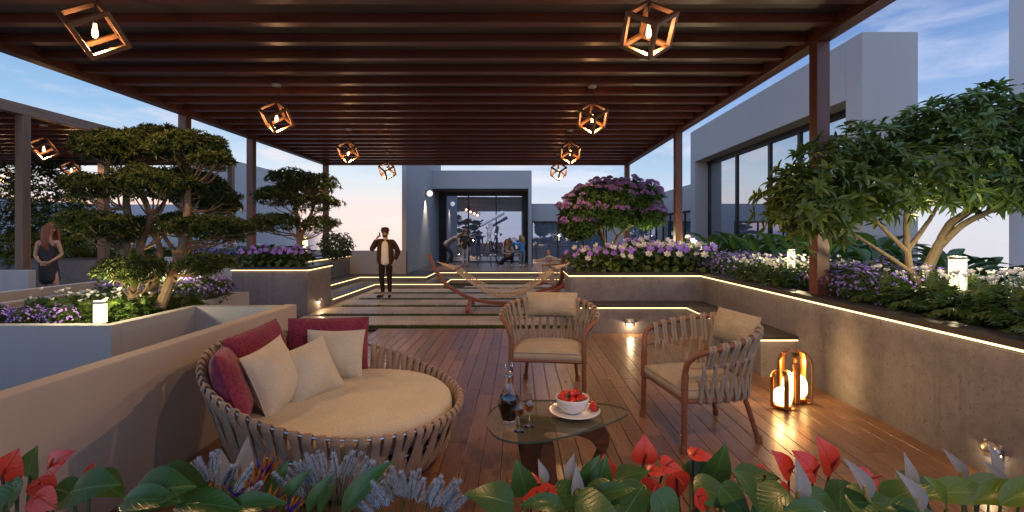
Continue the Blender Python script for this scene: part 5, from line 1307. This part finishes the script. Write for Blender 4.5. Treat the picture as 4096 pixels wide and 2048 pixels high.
for tr, ra, rb in (([P(2430, 1020, 11.5), P(2418, 970, 11.5), P(2390, 930, 11.5), P(2340, 900, 11.5), P(2320, 860, 11.5)], .05, .015), ([P(2418, 970, 11.5), P(2395, 910, 11.4), P(2385, 860, 11.5), P(2400, 800, 11.5)], .035, .012), ([P(2420, 965, 11.5), P(2415, 910, 11.6), P(2440, 870, 11.5), P(2460, 800, 11.5)], .03, .01),
                   ([P(2440, 1010, 11.5), P(2470, 950, 11.5), P(2495, 920, 11.5), P(2490, 880, 11.5), P(2500, 820, 11.5)], .045, .014), ([P(2490, 925, 11.5), P(2520, 905, 11.5), P(2570, 880, 11.5), P(2590, 850, 11.5)], .03, .01), ([P(2470, 950, 11.5), P(2440, 890, 11.6), P(2480, 860, 11.5)], .02, .008)):
    limb(g, [V(*p) - b0 for p in tr], ra, rb, 8, 5)
g.build('trunk', M['bark2'], mt_)
# ---- broad leaved tree on the right
YT = 4.75; tb_ = P(3705, 1150, YT); bt = empty('broadleaf_tree', (tb_[0], tb_[1], .9), 0, 'broad leaved tree with forked pale trunk on the right, lit from below', 'tree'); b0 = V(tb_[0], tb_[1], .9)
crown = [(3180, 790, 100, 110, 4.6), (3290, 720, 130, 150, 4.6), (3250, 870, 110, 90, 4.45), (3400, 650, 140, 140, 4.8), (3420, 800, 150, 110, 4.6), (3560, 600, 150, 120, 4.9), (3600, 740, 170, 120, 4.7), (3720, 520, 150, 110, 4.9), (3760, 680, 170, 130, 4.6), (3860, 480, 160, 110, 4.9),
         (3920, 640, 170, 140, 4.8), (4020, 450, 150, 110, 5.0), (4080, 620, 160, 140, 4.7), (4180, 760, 150, 110, 4.8), (3960, 760, 120, 50, 4.6), (4200, 500, 150, 150, 4.9)]
g = MB()
for (px, py, rx, ry, Y) in crown:
    s_ = Y / 1900; c = P(px, py + 10, Y) - b0; r_ = V(rx * s_, rx * s_ * 1.15, ry * s_ * .92)
    P_, D_ = pad_points(c, r_, 80, .35, .7); P_ += D_ * rng.uniform(-.03, .12, len(P_))[:, None]; rosettes(g, P_, D_, BROAD, 8, .118, .037, spread=1.2, droop=.18, up=.5)
g.build('crown', M['bigleaf'], bt, smooth=False)
g = MB()
for tr, ra, rb in (([P(3690, 1150, YT), P(3700, 1100, YT), P(3745, 1000, YT), P(3800, 900, YT), P(3870, 850, YT), P(3950, 780, YT), P(4020, 680, YT)], .075, .028), ([P(3760, 985, YT), P(3850, 900, YT - .1), P(3960, 845, YT - .1), P(4080, 800, YT), P(4180, 740, YT)], .045, .02),
                   ([P(3680, 1150, YT - .05), P(3640, 1080, YT - .05), P(3630, 1000, YT), P(3625, 900, YT), P(3630, 800, YT), P(3640, 700, YT)], .055, .02), ([P(3632, 1010, YT), P(3580, 960, YT - .05), P(3500, 880, YT - .1), P(3440, 820, YT)], .035, .014),
                   ([P(3645, 1090, YT - .05), P(3560, 1030, YT - .1), P(3450, 960, YT - .1), P(3360, 900, YT - .1), P(3290, 820, YT)], .03, .012), ([P(3630, 1000, YT), P(3690, 920, YT), P(3740, 840, YT + .1), P(3780, 740, YT + .1)], .035, .014), ([P(3440, 820, YT), P(3380, 740, YT), P(3330, 680, YT)], .018, .008), ([P(3290, 820, YT), P(3200, 800, YT - .1), P(3140, 760, YT - .1)], .014, .006),
                   ([P(3870, 850, YT), P(3855, 760, YT), P(3820, 640, YT)], .03, .012), ([P(3780, 740, YT + .1), P(3720, 620, YT + .1)], .016, .008)):
    limb(g, [V(*p) - b0 for p in tr], ra * .78, rb * .78, 10, 6, .004)
g.build('trunk', M['bark2'], bt)
# ---- flowering clumps: one of each kind, then copies
def star_flower(g_, c, d, n_pet, L, Wd, m, cone=.9):
    d = nrm(d); t1 = nrm(np.cross(d, V(.31, .77, .2))); t2 = np.cross(d, t1); an_ = np.arange(n_pet) * 6.283 / n_pet
    o_ = t1[None] * np.cos(an_)[:, None] + t2[None] * np.sin(an_)[:, None]; dd = o_ * math.sin(cone) + d * math.cos(cone)
    g_.leaves(PETAL, np.tile(c, (n_pet, 1)) + o_ * .004, dd, np.tile(d, (n_pet, 1)) - o_ * .3, L, Wd, m)
def bell_clump(label, petals, seed):
    global rng
    rng = np.random.default_rng(seed)
    c_ = empty('bell_flower_plant', (0, 0, 0), 0, label, 'flowering plant'); g_ = MB(); n_ = 130
    P_, D_ = pad_points(V(0, 0, .14), V(.21, .21, .20), n_, .4, .2); D2 = D_ + rng.normal(0, .5, D_.shape); D2[:, 2] -= .1
    g_.leaves(ROUND, P_, D2, D_ + V(0, 0, .6), rng.uniform(.06, .095, len(P_)), .075); g_.build('leaves', M['mid'], c_, smooth=False)
    st_ = MB(); heads = []
    for k in range(9):
        a = rng.random() * 6.28; r_ = rng.uniform(.05, .2); e = V(math.cos(a) * r_ * 1.15, math.sin(a) * r_ * 1.15 - .03, .37 - r_ * .7 + rng.random() * .07); d = nrm(V(math.cos(a) * .6, math.sin(a) * .6 - .55, .75))
        st_.tube(smoothpath([V(math.cos(a), math.sin(a), 0) * r_ * .5 + V(0, 0, .1), e - d * .07, e], 3), .003, 5); heads.append((e, d))
    st_.build('stem', M['stem'], c_)
    for k, (e, d) in enumerate(heads):
        g_ = MB(); star_flower(g_, V(0, 0, 0), d, 6, .064, .034, 0, .95); g_.ball(d * .012, .006, 6, 4, m=1)
        g_.build('blossom', [M[petals[k % len(petals)]], M['yell']], c_, tuple(e), smooth=False)
    return c_
def phlox_clump(label, petal, seed, h=.20, r_=.22):
    global rng
    rng = np.random.default_rng(seed); c_ = empty('phlox_plant', (0, 0, 0), 0, label, 'flowering plant'); g_ = MB()
    P_, D_ = pad_points(V(0, 0, h * .5), V(r_, r_, h), 190, .3, .3); rosettes(g_, P_, D_, NARROW, 5, .04, .010); g_.build('foliage', M['mid'], c_, smooth=False)
    P_, D_ = pad_points(V(0, 0, h * .55), V(r_ * 1.05, r_ * 1.05, h * 1.05), 150, .9, .1); g_ = MB()
    for k in range(5):
        a = 6.283 * k / 5; t1 = np.cross(D_, V(.3, .2, .9)); t1 /= np.linalg.norm(t1, axis=1)[:, None]; t2 = np.cross(D_, t1); o_ = t1 * math.cos(a) + t2 * math.sin(a)
        g_.leaves(PETAL, P_ + D_ * .012, o_ + D_ * .25, D_, .017, .012)
    g_.build('blossom', M[petal], c_, smooth=False); return c_
def anemone_clump(label, seed, h=.22, nf=9):
    global rng
    rng = np.random.default_rng(seed); c_ = empty('anemone_plant', (0, 0, 0), 0, label, 'flowering plant'); g_ = MB(); n_ = 75
    P_, D_ = pad_points(V(0, 0, .06), V(.23, .23, h * .8), n_, .35, .1); D2 = D_ * V(1, 1, .25) + rng.normal(0, .3, D_.shape)
    for k in range(2): g_.leaves(LOBED, P_, D2 + rng.normal(0, .5, D_.shape), D_ * .4 + V(0, 0, 1), rng.uniform(.06, .10, len(P_)), .085)
    g_.build('leaves', M['mid'], c_, smooth=False)
    st_ = MB(); heads = []
    for k in range(nf):
        a = rng.random() * 6.28; r_ = .2 * math.sqrt(rng.random()); e = V(math.cos(a) * r_, math.sin(a) * r_, h + rng.uniform(0, .10)); d = nrm(V(math.cos(a) * .4, math.sin(a) * .4 - .25, 1))
        st_.tube(smoothpath([e * V(.6, .6, .2), e * V(.85, .85, .7), e], 3), .0022, 5); heads.append((e, d, k % 4 == 3))
    st_.build('stem', M['stem'], c_)
    for e, d, bud in heads:
        g_ = MB()
        if bud: g_.ball((0, 0, .006), (.011, .011, .013), 8, 6); g_.build('bud', M['whitep'], c_, tuple(e))
        else:
            star_flower(g_, V(0, 0, 0), d, 6, .034, .024, 0, .8); g_.ball(d * .008, .006, 6, 4, m=1); g_.build('blossom', [M['whitep'], M['yell']], c_, tuple(e), smooth=False)
    return c_
def strap_clump(label, seed, L=.4):
    global rng
    rng = np.random.default_rng(seed); c_ = empty('strap_leaf_plant', (0, 0, 0), 0, label, 'plant'); g_ = MB(); n_ = 34
    a = rng.random(n_) * 6.28; e = rng.uniform(.2, .8, n_); d = np.stack([np.cos(a) * np.sin(e), np.sin(a) * np.sin(e), np.cos(e)], 1)
    tp = leaf_tpl([(0, .4), (.3, .5), (.6, .4), (.85, .22), (1, .02)], .2)
    g_.leaves(tp, np.zeros((n_, 3)) + d * .02, d, np.tile(V(0, 0, 1), (n_, 1)), rng.uniform(.7, 1.1, n_) * L, .022, 0, .45); g_.build('leaves', M['mid'], c_, smooth=False); return c_
def broad_clump(label, seed, L=.45, n_=15, matl='hosta'):
    global rng
    rng = np.random.default_rng(seed); c_ = empty('broad_leaf_plant', (0, 0, 0), 0, label, 'plant'); g_ = MB(); st_ = MB()
    for k in range(n_):
        a = rng.random() * 6.28; e = rng.uniform(.15, .85); d = V(math.cos(a) * math.sin(e), math.sin(a) * math.sin(e), math.cos(e)); p_ = d * rng.uniform(.15, .35) * L / .45
        st_.tube([V(0, 0, 0), p_ * .6 + V(0, 0, .03), p_], .007, 5); d2 = nrm(d + V(math.cos(a), math.sin(a), 0) * .35)
        g_.leaves(BROAD, [p_], [d2], [V(0, 0, 1) + d2 * -.3], [L * rng.uniform(.7, 1.1)], [L * .36], 0, [.25])
    g_.build('leaves', M[matl], c_, angle=0); st_.build('stem', M['stem'], c_); return c_
def scatter(proto, spots, first=[True]):
    for i, (x, y, z, s_) in enumerate(spots):
        rz = random.uniform(-.7, .7) if i else 0
        if i == 0: proto.location = (x, y, z); proto.scale = (s_,) * 3
        else: copy_tree(proto, (x, y, z), rz, None, None, s_)
def grid(x0, x1, y0, y1, nx, ny, z, s0=.9, s1=1.15, jit=.35):
    out = []
    for j in range(ny):
        for i in range(nx):
            out.append((x0 + (x1 - x0) * (i + .5 + random.uniform(-jit, jit)) / nx, y0 + (y1 - y0) * (j + .5 + random.uniform(-jit, jit)) / ny, z + random.uniform(-.02, .02), random.uniform(s0, s1)))
    return out
def mk(fn, label, group, spots, *a, **k):
    p_ = fn(label, *a, **k); p_['group'] = group; scatter(p_, spots); return p_
mk(bell_clump, 'violet bell flower plant in the left concrete planter', 'violet bell flowers, left planter', grid(-5.55, -4.3, 9.45, 10.0, 5, 2, .92, .95, 1.2) , ('violet', 'violet', 'lilac'), 21)
mk(bell_clump, 'mixed white and violet bell flower plant behind the lit rim of the corner planter', 'bell flowers, corner planter', grid(1.05, 3.35, 8.22, 8.95, 7, 2, .92, 1.05, 1.35), ('whitep', 'violet', 'whitep', 'violet', 'lilac'), 22)
mk(bell_clump, 'violet and lilac bell flower plant at the back of the corner planter', 'bell flowers behind, corner planter', grid(1.9, 3.6, 9.3, 10.0, 5, 1, .98, 1.1, 1.4), ('violet', 'lilac', 'whitep'), 23)
mk(phlox_clump, 'mound of lilac phlox between the bell flowers and white anemones, right planter', 'lilac phlox, corner end', grid(3.22, 4.6, 7.5, 9.2, 4, 4, .92, .9, 1.15), 'lilac', 24)
mk(phlox_clump, 'mound of violet phlox in shade beside the mauve flowering tree', 'violet phlox at the back', grid(2.6, 4.4, 10.2, 11.4, 5, 2, .95, 1, 1.3), 'violet', 25)
mk(anemone_clump, 'white anemone plant spilling over the rim before the nearest timber post', 'white anemones, middle of right planter', grid(3.22, 4.4, 5.75, 7.4, 4, 5, .92, .9, 1.15), 26, nf=8)
mk(phlox_clump, 'mound of pale lilac phlox round the foot of the nearest timber post', 'lilac phlox by the near post', grid(3.36, 4.5, 4.55, 5.75, 4, 4, .92, .9, 1.15), 'lilac', 27)
mk(anemone_clump, 'white anemone plant below the broad leaved tree, overhanging the lit rim', 'white anemones, near end of right planter', grid(3.22, 5.0, 2.6, 4.5, 5, 6, .92, .95, 1.2), 28, nf=6)
mk(broad_clump, 'dark broad leaved plant in front of the huge window', 'broad leaves by the huge window', grid(4.6, 5.9, 7.2, 12.4, 3, 8, .92, 1.0, 1.35), 29)
mk(broad_clump, 'dark broad leaved plant behind the broad leaved tree trunk', 'broad leaves by the tree', grid(4.9, 5.8, 5.2, 7.0, 2, 3, .9, .8, 1.0), 30)
mk(strap_clump, 'tuft of strap leaves behind the pale tree trunk', 'strap leaves, right planter', grid(4.1, 5.0, 4.9, 5.7, 3, 2, .95, .9, 1.2), 31)
mk(anemone_clump, 'white anemone plant around the nearest garden light of the white planter', 'white anemones, white planter', grid(-4.7, -3.55, 4.42, 5.4, 4, 3, .76, .75, .95), 32, nf=6)
mk(phlox_clump, 'low violet phlox at the left corner of the white planter', 'violet phlox, white planter', grid(-5.4, -4.1, 4.05, 4.45, 6, 1, .75, .55, .75), 'violet', 33)
mk(strap_clump, 'tuft of dark strap leaves behind the anemones in the white planter', 'strap leaves, white planter', grid(-5.1, -3.9, 4.7, 5.4, 4, 1, .77, .8, 1.0), 34, .36)
mk(phlox_clump, 'mound of lilac phlox right of the cloud pruned tree trunks', 'lilac phlox, white planter', grid(-4.9, -3.8, 5.5, 6.45, 4, 3, .78, .85, 1.1), 'lilac', 35)
mk(phlox_clump, 'violet phlox beneath the smaller cloud pruned tree', 'violet phlox, left concrete planter', grid(-6.9, -5.6, 9.6, 10.6, 4, 2, .94, .9, 1.2), 'violet', 36)
mk(phlox_clump, 'violet phlox along the far edge of the left concrete planter', 'violet phlox, far edge', grid(-5.7, -5.45, 10.9, 12.6, 1, 5, .92, .7, .9), 'violet', 37)
mk(broad_clump, 'dark broad leaved plant behind the purple bell flowers, left planter', 'broad leaves, left planter', grid(-6.3, -4.5, 10.1, 10.5, 5, 1, .92, .7, .9), 38)
mk(anemone_clump, 'white flowering plant in the neighbouring dark planter behind the woman', 'white flowers, neighbouring planter', grid(-11.2, -6.6, 12.05, 12.9, 9, 2, .94, 1.1, 1.5), 39, nf=6)

# ------------------------------------------------------------------ planting at the camera's feet
rng = np.random.default_rng(99)
HEART = leaf_tpl([(-.16, .16), (-.13, .34), (0, .47), (.15, .52), (.35, .47), (.55, .36), (.75, .20), (.9, .08), (1, .004)], .12, .20)
SPOON = leaf_tpl([(0, .02), (.1, .22), (.25, .42), (.42, .5), (.6, .42), (.78, .24), (.9, .1), (1, .01)], .5, .05)
def heart_geo(g_, c, d, nv, L, Wd, m=0, sub=1):
    g_.leaves(HEART, [c], [d], [nv], [L], [Wd], m, [.0])
def anthurium(base, flowers, leaves_, label):
    """flowers: (point, tip direction, normal, length)  leaves_: the same"""
    b0 = V(*base); a_ = empty('anthurium', base, 0, label, 'flowering plant', 'red anthuriums in the near bed')
    for (c, d, nv, L) in flowers:
        c = V(*c) - b0; d = nrm(d); nv = nrm(nv); foot = V(c[0] * .4 + rng.normal(0, .02), c[1] * .4 + .02, 0)
        g_ = MB(); g_.tube(smoothpath([foot, foot * .4 + c * .6 + V(0, .01, .02), c], 5), .0045, 6); s_ = g_.build('flower_stalk', M['dstem'], a_)
        g_ = MB(); heart_geo(g_, c, d, nv, L, L * 1.08); o_ = g_.build('spathe', M['anth'], a_, angle=0)
        ss = o_.modifiers.new('s', 'SUBSURF'); ss.levels = 1; ss.render_levels = 1
        g_ = MB(); sp = nrm(nv * .75 + d * .5); g_.tube([c, c + sp * L * .2, c + sp * L * .52, c + sp * L * .55], [L * .05, L * .052, L * .035, L * .01], 8); g_.build('spadix', M['spadix'], a_)
    for (c, d, nv, L) in leaves_:
        c = V(*c) - b0; foot = V(c[0] * .3, c[1] * .3, 0)
        g_ = MB(); g_.tube(smoothpath([foot, foot * .5 + c * .5 + V(0, 0, .03), c], 4), .005, 6); g_.build('leaf_stalk', M['stem'], a_)
        g_ = MB(); heart_geo(g_, c, nrm(d), nrm(nv), L, L * .82); o_ = g_.build('leaf', M['fleaf'], a_, angle=0); ss = o_.modifiers.new('s', 'SUBSURF'); ss.levels = 1; ss.render_levels = 1
    return a_
def fp(px, py, Y): return P(px, py, Y)
def fl_(px, py, dx, dz, Y=1.75, L=.085, face=(-.1, -.75, .65), dy=0):
    return (fp(px, py, Y), V(dx, dy, dz), V(*face), L)
def lf_(px, py, dx, dz, Y=1.7, L=.17, face=(0, -.55, .85), dy=-.2): return (fp(px, py, Y), V(dx, dy, dz), V(*face), L)
Zs = .25
def gpt(px, Y): return (P(px, 0, Y)[0], Y - .05, Zs)
anthurium(gpt(120, 1.55), [fl_(8, 1905, .5, .9, 1.5, .09, (.6, -.6, .5)), fl_(200, 1868, .9, .75, 1.55, .085, (.35, -.5, .75)), fl_(160, 1925, .5, -.85, 1.5, .075), fl_(150, 1985, .7, -.5, 1.45, .07)],
          [lf_(70, 1940, -.3, -.6, 1.5, .12), lf_(120, 1900, .2, .5, 1.6, .12, (.1, -.8, .5)), lf_(20, 1990, -.6, -.3, 1.4, .12), lf_(230, 1960, .9, -.1, 1.5, .11)], 'red anthurium at the left edge of the near bed')
anthurium(gpt(360, 1.6), [fl_(360, 1905, .15, .9, 1.7, .05), (fp(742, 1990, 1.5), V(.9, 0, -.1), V(0, -.3, 1), .06)], [lf_(360, 1925, .9, -.1, 1.65, .15, (.1, -.3, .9)), lf_(300, 1965, .8, .3, 1.45, .16), lf_(620, 1945, .9, .1, 1.5, .20), lf_(545, 1990, .85, .35, 1.42, .20)], 'big leaved anthurium with a single small red bloom, left side')
anthurium(gpt(2430, 1.75), [fl_(2428, 1905, -.1, .9, 1.9, .085), fl_(2577, 1840, .05, 1, 1.95, .10, (0, -.9, .45)), fl_(2600, 1886, .95, .05, 1.85, .07, (0, -.15, 1)), fl_(2660, 1862, .9, -.25, 1.9, .10, (.2, -.3, .9)), fl_(2625, 1945, -.55, -.75, 1.8, .095, (-.2, -.85, .45))],
          [lf_(2480, 1920, .4, .3, 1.8, .12), lf_(2560, 1960, -.4, -.4, 1.7, .15), lf_(2440, 1975, -.8, -.2, 1.65, .15), lf_(2640, 1985, .3, -.6, 1.65, .14)], 'tallest red anthurium with raised heart shaped blooms, right of the coffee table')
anthurium(gpt(2750, 1.8), [fl_(2770, 1822, .95, .1, 1.95, .09, (0, -.15, 1)), fl_(2705, 1905, .15, -.9, 1.85, .10, (.1, -.85, .5)), fl_(2790, 1985, .8, -.7, 1.7, .07, (-.3, -.5, .8))],
          [lf_(2760, 1900, .7, .35, 1.95, .12, (.1, -.8, .5)), lf_(2850, 1910, .3, .8, 1.9, .15, (.2, -.9, .3)), lf_(2800, 1955, .9, -.2, 1.75, .15), lf_(2900, 1970, .5, -.5, 1.7, .15), lf_(2970, 1920, .9, .2, 1.85, .14, (.2, -.7, .6))], 'red anthurium with one edge on bloom below the side armchair leg')
anthurium(gpt(2150, 1.7), [fl_(2100, 1913, -.95, .0, 1.8, .06, (0, -.2, 1)), fl_(2110, 1913, .95, -.1, 1.8, .06, (0, -.2, 1)), fl_(2170, 1985, .95, .1, 1.65, .09, (0, -.35, .9)), fl_(2165, 1985, -.95, -.05, 1.65, .07, (0, -.35, .9))],
          [lf_(2030, 2010, -.6, .3, 1.6, .15), lf_(2100, 1960, -.2, .8, 1.75, .12, (.1, -.9, .3)), lf_(2230, 1990, .5, .2, 1.65, .14), lf_(2380, 1965, .3, .9, 1.75, .14, (.2, -.9, .4)), lf_(2330, 2020, .9, -.2, 1.55, .15)], 'red anthurium with flat edge on blooms in front of the table base')
anthurium(gpt(3200, 1.8), [fl_(3060, 1915, -.85, .25, 1.85, .09, (.2, -.75, .6)), fl_(3155, 1888, -.5, .85, 1.85, .10, (.5, -.7, .4)), fl_(3255, 1890, -.45, .6, 1.85, .11, (.45, -.75, .5)), fl_(3325, 1868, -.25, .8, 1.9, .13, (.3, -.75, .55)), fl_(3460, 1920, .8, -.35, 1.8, .11, (.1, -.5, .8)), fl_(3200, 1945, .7, -.4, 1.75, .07), fl_(3120, 1955, .5, -.5, 1.7, .06)],
          [lf_(3360, 1950, -.1, -.7, 1.75, .17, (.1, -.9, .5)), lf_(3250, 1990, .4, -.3, 1.65, .13), lf_(3130, 1980, -.7, -.3, 1.65, .15), lf_(3020, 1990, -.3, .5, 1.65, .15), lf_(3420, 2010, .8, .1, 1.6, .15)], 'brightest red anthurium with many blooms, in front of the right deck boards')
anthurium(gpt(3880, 1.7), [fl_(3930, 1940, .9, -.1, 1.7, .06), fl_(3560, 2010, .6, -.5, 1.6, .05)], [lf_(3620, 1945, .8, .1, 1.75, .14), lf_(3560, 2000, .5, .4, 1.6, .13)], 'small red anthurium at the right end of the near bed')
def lily(base, spathes, leaves_, label, matl='fleaf'):
    b0 = V(*base); a_ = empty('peace_lily', base, 0, label, 'flowering plant', 'peace lilies in the near bed')
    for (px, py, lean, L, Y, fx) in spathes:
        c = P(px, py, Y) - b0; foot = V(c[0] * .5, c[1] * .5, 0)
        g_ = MB(); g_.tube(smoothpath([foot, foot * .5 + c * .5 + V(0, .01, .0), c], 4), .004, 6); g_.build('flower_stalk', M['stem'], a_)
        g_ = MB(); g_.leaves(SPOON, [c], [nrm(V(lean, .1, 1))], [nrm(V(fx, -1, .2))], [L], [L * .40], 0, [.0]); o_ = g_.build('spathe', M['lily'], a_, angle=0); ss = o_.modifiers.new('s', 'SUBSURF'); ss.levels = 1; ss.render_levels = 1
        g_ = MB(); g_.tube([c + V(0, -.012, .01), c + V(lean * .04, -.016, L * .22), c + V(lean * .05, -.016, L * .40)], [.006, .0075, .004], 8); g_.build('spadix', M['spadix2'], a_)
    for (c, d, nv, L) in leaves_:
        c = V(*c) - b0; foot = V(c[0] * .3, c[1] * .3, 0)
        g_ = MB(); g_.tube(smoothpath([foot, foot * .5 + c * .5, c], 4), .004, 6); g_.build('leaf_stalk', M['stem'], a_)
        g_ = MB(); g_.leaves(BROAD, [c], [nrm(d)], [nrm(nv)], [L], [L * .42], 0, [.12]); o_ = g_.build('leaf', M[matl], a_, angle=0); ss = o_.modifiers.new('s', 'SUBSURF'); ss.levels = 1; ss.render_levels = 1
    return a_
lily(gpt(2250, 1.7), [(2180, 1945, -.25, .10, 1.75, .3), (2280, 1935, .15, .11, 1.75, -.5), (2302, 2005, .05, .12, 1.65, .1)], [lf_(2330, 1960, .3, .9, 1.75, .16, (-.3, -.9, .3)), lf_(2260, 2030, -.6, .3, 1.6, .16), lf_(2370, 2000, .7, .5, 1.65, .16)], 'peace lily with three pale spathes in front of the table')
lily(gpt(3400, 1.6), [(3175, 2030, .12, .16, 1.55, .2), (3470, 2010, -.45, .16, 1.6, .3), (3615, 1975, .12, .14, 1.65, .1), (3680, 2060, -.45, .15, 1.5, .4)], [lf_(3520, 2040, .6, .2, 1.55, .16), lf_(3300, 2040, -.7, .2, 1.5, .16)], 'peace lily with slate grey spathes, right side of the near bed')
lily(gpt(3900, 1.7), [(3845, 1938, -.4, .14, 1.8, .2), (3960, 1915, .10, .14, 1.85, .05), (4010, 1970, -.5, .13, 1.75, .3)], [lf_(3700, 1985, .9, .3, 1.65, .24, (.1, -.6, .8)), lf_(3850, 1935, .95, -.05, 1.7, .26, (.1, -.5, .8)), lf_(3900, 2010, .7, .5, 1.6, .20), lf_(4000, 2020, .6, .6, 1.55, .2), lf_(3780, 2040, -.3, .7, 1.55, .16), lf_(4080, 1990, .7, .3, 1.6, .2)], 'peace lily with a bright white spathe and lime leaves at the right end', 'fleaf2')
lily(gpt(960, 1.7), [(965, 1925, .10, .17, 1.85, .6), (890, 1920, -.1, .12, 1.9, .9)], [lf_(900, 1975, .3, .3, 1.6, .12), lf_(700, 2030, .9, .3, 1.45, .22), lf_(480, 2020, .8, .35, 1.4, .20)], 'peace lily with one tall narrow grey spathe left of the daybed base')
def fountain(base, heads, label):
    b0 = V(*base); a_ = empty('fountain_grass', base, 0, label, 'ornamental grass', 'fountain grasses in the near bed')
    n_ = 260; d = np.stack([rng.normal(0, .38, n_), rng.normal(0, .3, n_), np.ones(n_)], 1); tp = leaf_tpl([(0, .5), (.4, .45), (.75, .3), (1, .02)], .2)
    g_ = MB(); g_.leaves(tp, np.stack([rng.normal(0, .03, n_), rng.normal(0, .03, n_), np.zeros(n_)], 1), d, unit(n_), rng.uniform(.16, .30, n_), .0045, 0, .15); g_.build('blades', M['blade'], a_, smooth=False)
    for (px, py, lean, L, Y) in heads:
        c = P(px, py, Y) - b0; d = nrm(V(lean, rng.normal(0, .15), 1)); foot = V(c[0] * .25, c[1] * .25, 0)
        g_ = MB(); g_.tube(smoothpath([foot, foot * .4 + c * .6 + V(0, 0, .02), c, c + d * L * .9 + V(lean * .01, 0, 0)], 4), .0016, 5)
        n2 = 210; t = rng.random(n2) ** .9; an_ = rng.random(n2) * 6.28; s_ = nrm(np.cross(d, V(.2, 1, .1))); u_ = np.cross(s_, d)
        o_ = s_[None] * np.cos(an_)[:, None] + u_[None] * np.sin(an_)[:, None]
        g_.leaves(BL, c + d * (t * L)[:, None], d * .8 + o_ * .75, o_, (.028 * (1.1 - .6 * t)), .0032, 1); g_.build('plume', [M['stem'], M['plume']], a_, smooth=False)
    return a_
def heads(x0, x1, ytop, n_, Y, spread=1.0, L=.09):
    out = []
    for i in range(n_):
        u = (i + .5) / n_; px = x0 + (x1 - x0) * u + rng.normal(0, 8); v_ = 2 * u - 1
        out.append((px, ytop + 75 + 85 * abs(v_) ** 1.6 + rng.uniform(0, 40) - 20, v_ * 1.1 + rng.normal(0, .12), L * rng.uniform(.85, 1.15), Y + rng.normal(0, .08)))
    return out
fountain(gpt(830, 1.75), heads(720, 980, 1850, 20, 1.68), 'fountain grass tuft with silvery plumes left of the bird of paradise')
fountain(gpt(1320, 1.85), heads(1180, 1500, 1838, 30, 1.72, L=.10), 'biggest fountain grass tuft with blue grey plumes before the daybed')
fountain(gpt(1640, 1.7), heads(1480, 1800, 1915, 24, 1.6), 'fountain grass tuft with pale blue plumes on the open deck side')
def strelitzia(base, blooms, leaves_, label):
    b0 = V(*base); a_ = empty('bird_of_paradise', base, 0, label, 'flowering plant')
    for (px, py, dx, Y, s_) in blooms:
        c = P(px, py, Y) - b0; foot = V(c[0] * .5, c[1] * .5, 0)
        g_ = MB(); g_.tube(smoothpath([foot, foot * .5 + c * .5, c], 4), .008, 8); g_.build('flower_stalk', M['stem'], a_)
        g_ = MB(); dd = [V(dx + .9 * math.sin(k), -.15 + .2 * math.cos(3 * k), .9 + .5 * math.cos(k)) for k in (-1.4, -.9, -.3, .2, .7, 1.1)]
        g_.leaves(NARROW, np.tile(c, (6, 1)), np.array(dd), np.tile(V(0, -1, .2), (6, 1)), .09 * s_, .017 * s_, 0); g_.build('orange_bract', M['orange'], a_, smooth=False)
        g_ = MB(); dd = [V(dx + .5, -.3, 1.0), V(dx - .45, -.35, .9), V(dx + .1, -.4, .5)]; g_.leaves(NARROW, np.tile(c + V(0, -.008, .01), (3, 1)), np.array(dd), np.tile(V(0, -1, .2), (3, 1)), .08 * s_, .011 * s_, 0); g_.build('blue_petal', M['blue'], a_, smooth=False)
        g_ = MB(); g_.tube([c - V(dx * .02, 0, .04), c, c + V(dx * .09 - .05, -.02, .02)], [.006, .012, .002], 8); g_.build('beak', M['dstem'], a_)
    for (c, d, nv, L) in leaves_:
        c = V(*c) - b0; foot = V(c[0] * .4, c[1] * .4, 0); g_ = MB(); g_.tube([foot, c], .006, 6); g_.build('leaf_stalk', M['stem'], a_)
        g_ = MB(); g_.leaves(BROAD, [c], [nrm(d)], [nrm(nv)], [L], [L * .36], 0, [.05]); o_ = g_.build('leaf', M['fleaf'], a_, angle=0); ss = o_.modifiers.new('s', 'SUBSURF'); ss.levels = 1; ss.render_levels = 1
    return a_
strelitzia(gpt(1050, 1.7), [(1070, 1905, .1, 1.75, 1.0), (1040, 1962, -.2, 1.65, .95), (990, 1998, -.5, 1.6, 1.0)], [lf_(1075, 1985, .4, .8, 1.6, .13, (.3, -.8, .4), 0), lf_(1120, 2040, .5, .9, 1.5, .15, (-.4, -.8, .3), 0), lf_(900, 2050, .9, .4, 1.45, .2)], 'orange and blue bird of paradise with three blooms in front of the daybed')
strelitzia(gpt(1200, 1.55), [(1080, 2040, .3, 1.5, .9), (1165, 2050, .5, 1.5, .7)], [lf_(1230, 2050, .45, .9, 1.5, .14, (-.4, -.8, .3), 0), lf_(1370, 2060, .7, 1.0, 1.5, .22, (-.5, -.8, .4), 0), lf_(1280, 2055, .3, .9, 1.5, .11, (-.4, -.8, .3), 0)], 'low bird of paradise at the bottom edge, right of the taller one')
# low foliage filling the bed
def low_clump(label, seed, matl): return broad_clump(label, seed, .17, 16, matl)
pr = low_clump('low green leafy plant filling the near bed', 50, 'fleaf'); pr['group'] = 'low leafy plants in the near bed'
spots = []
for i in range(30):
    px = -60 + 4220 * (i + random.uniform(.2, .8)) / 30
    if 1700 < px < 1960: continue
    Y = random.uniform(1.40, 1.66); spots.append((P(px, 0, Y)[0], Y, .26 + random.uniform(0, .06), random.uniform(.85, 1.2)))
scatter(pr, spots)
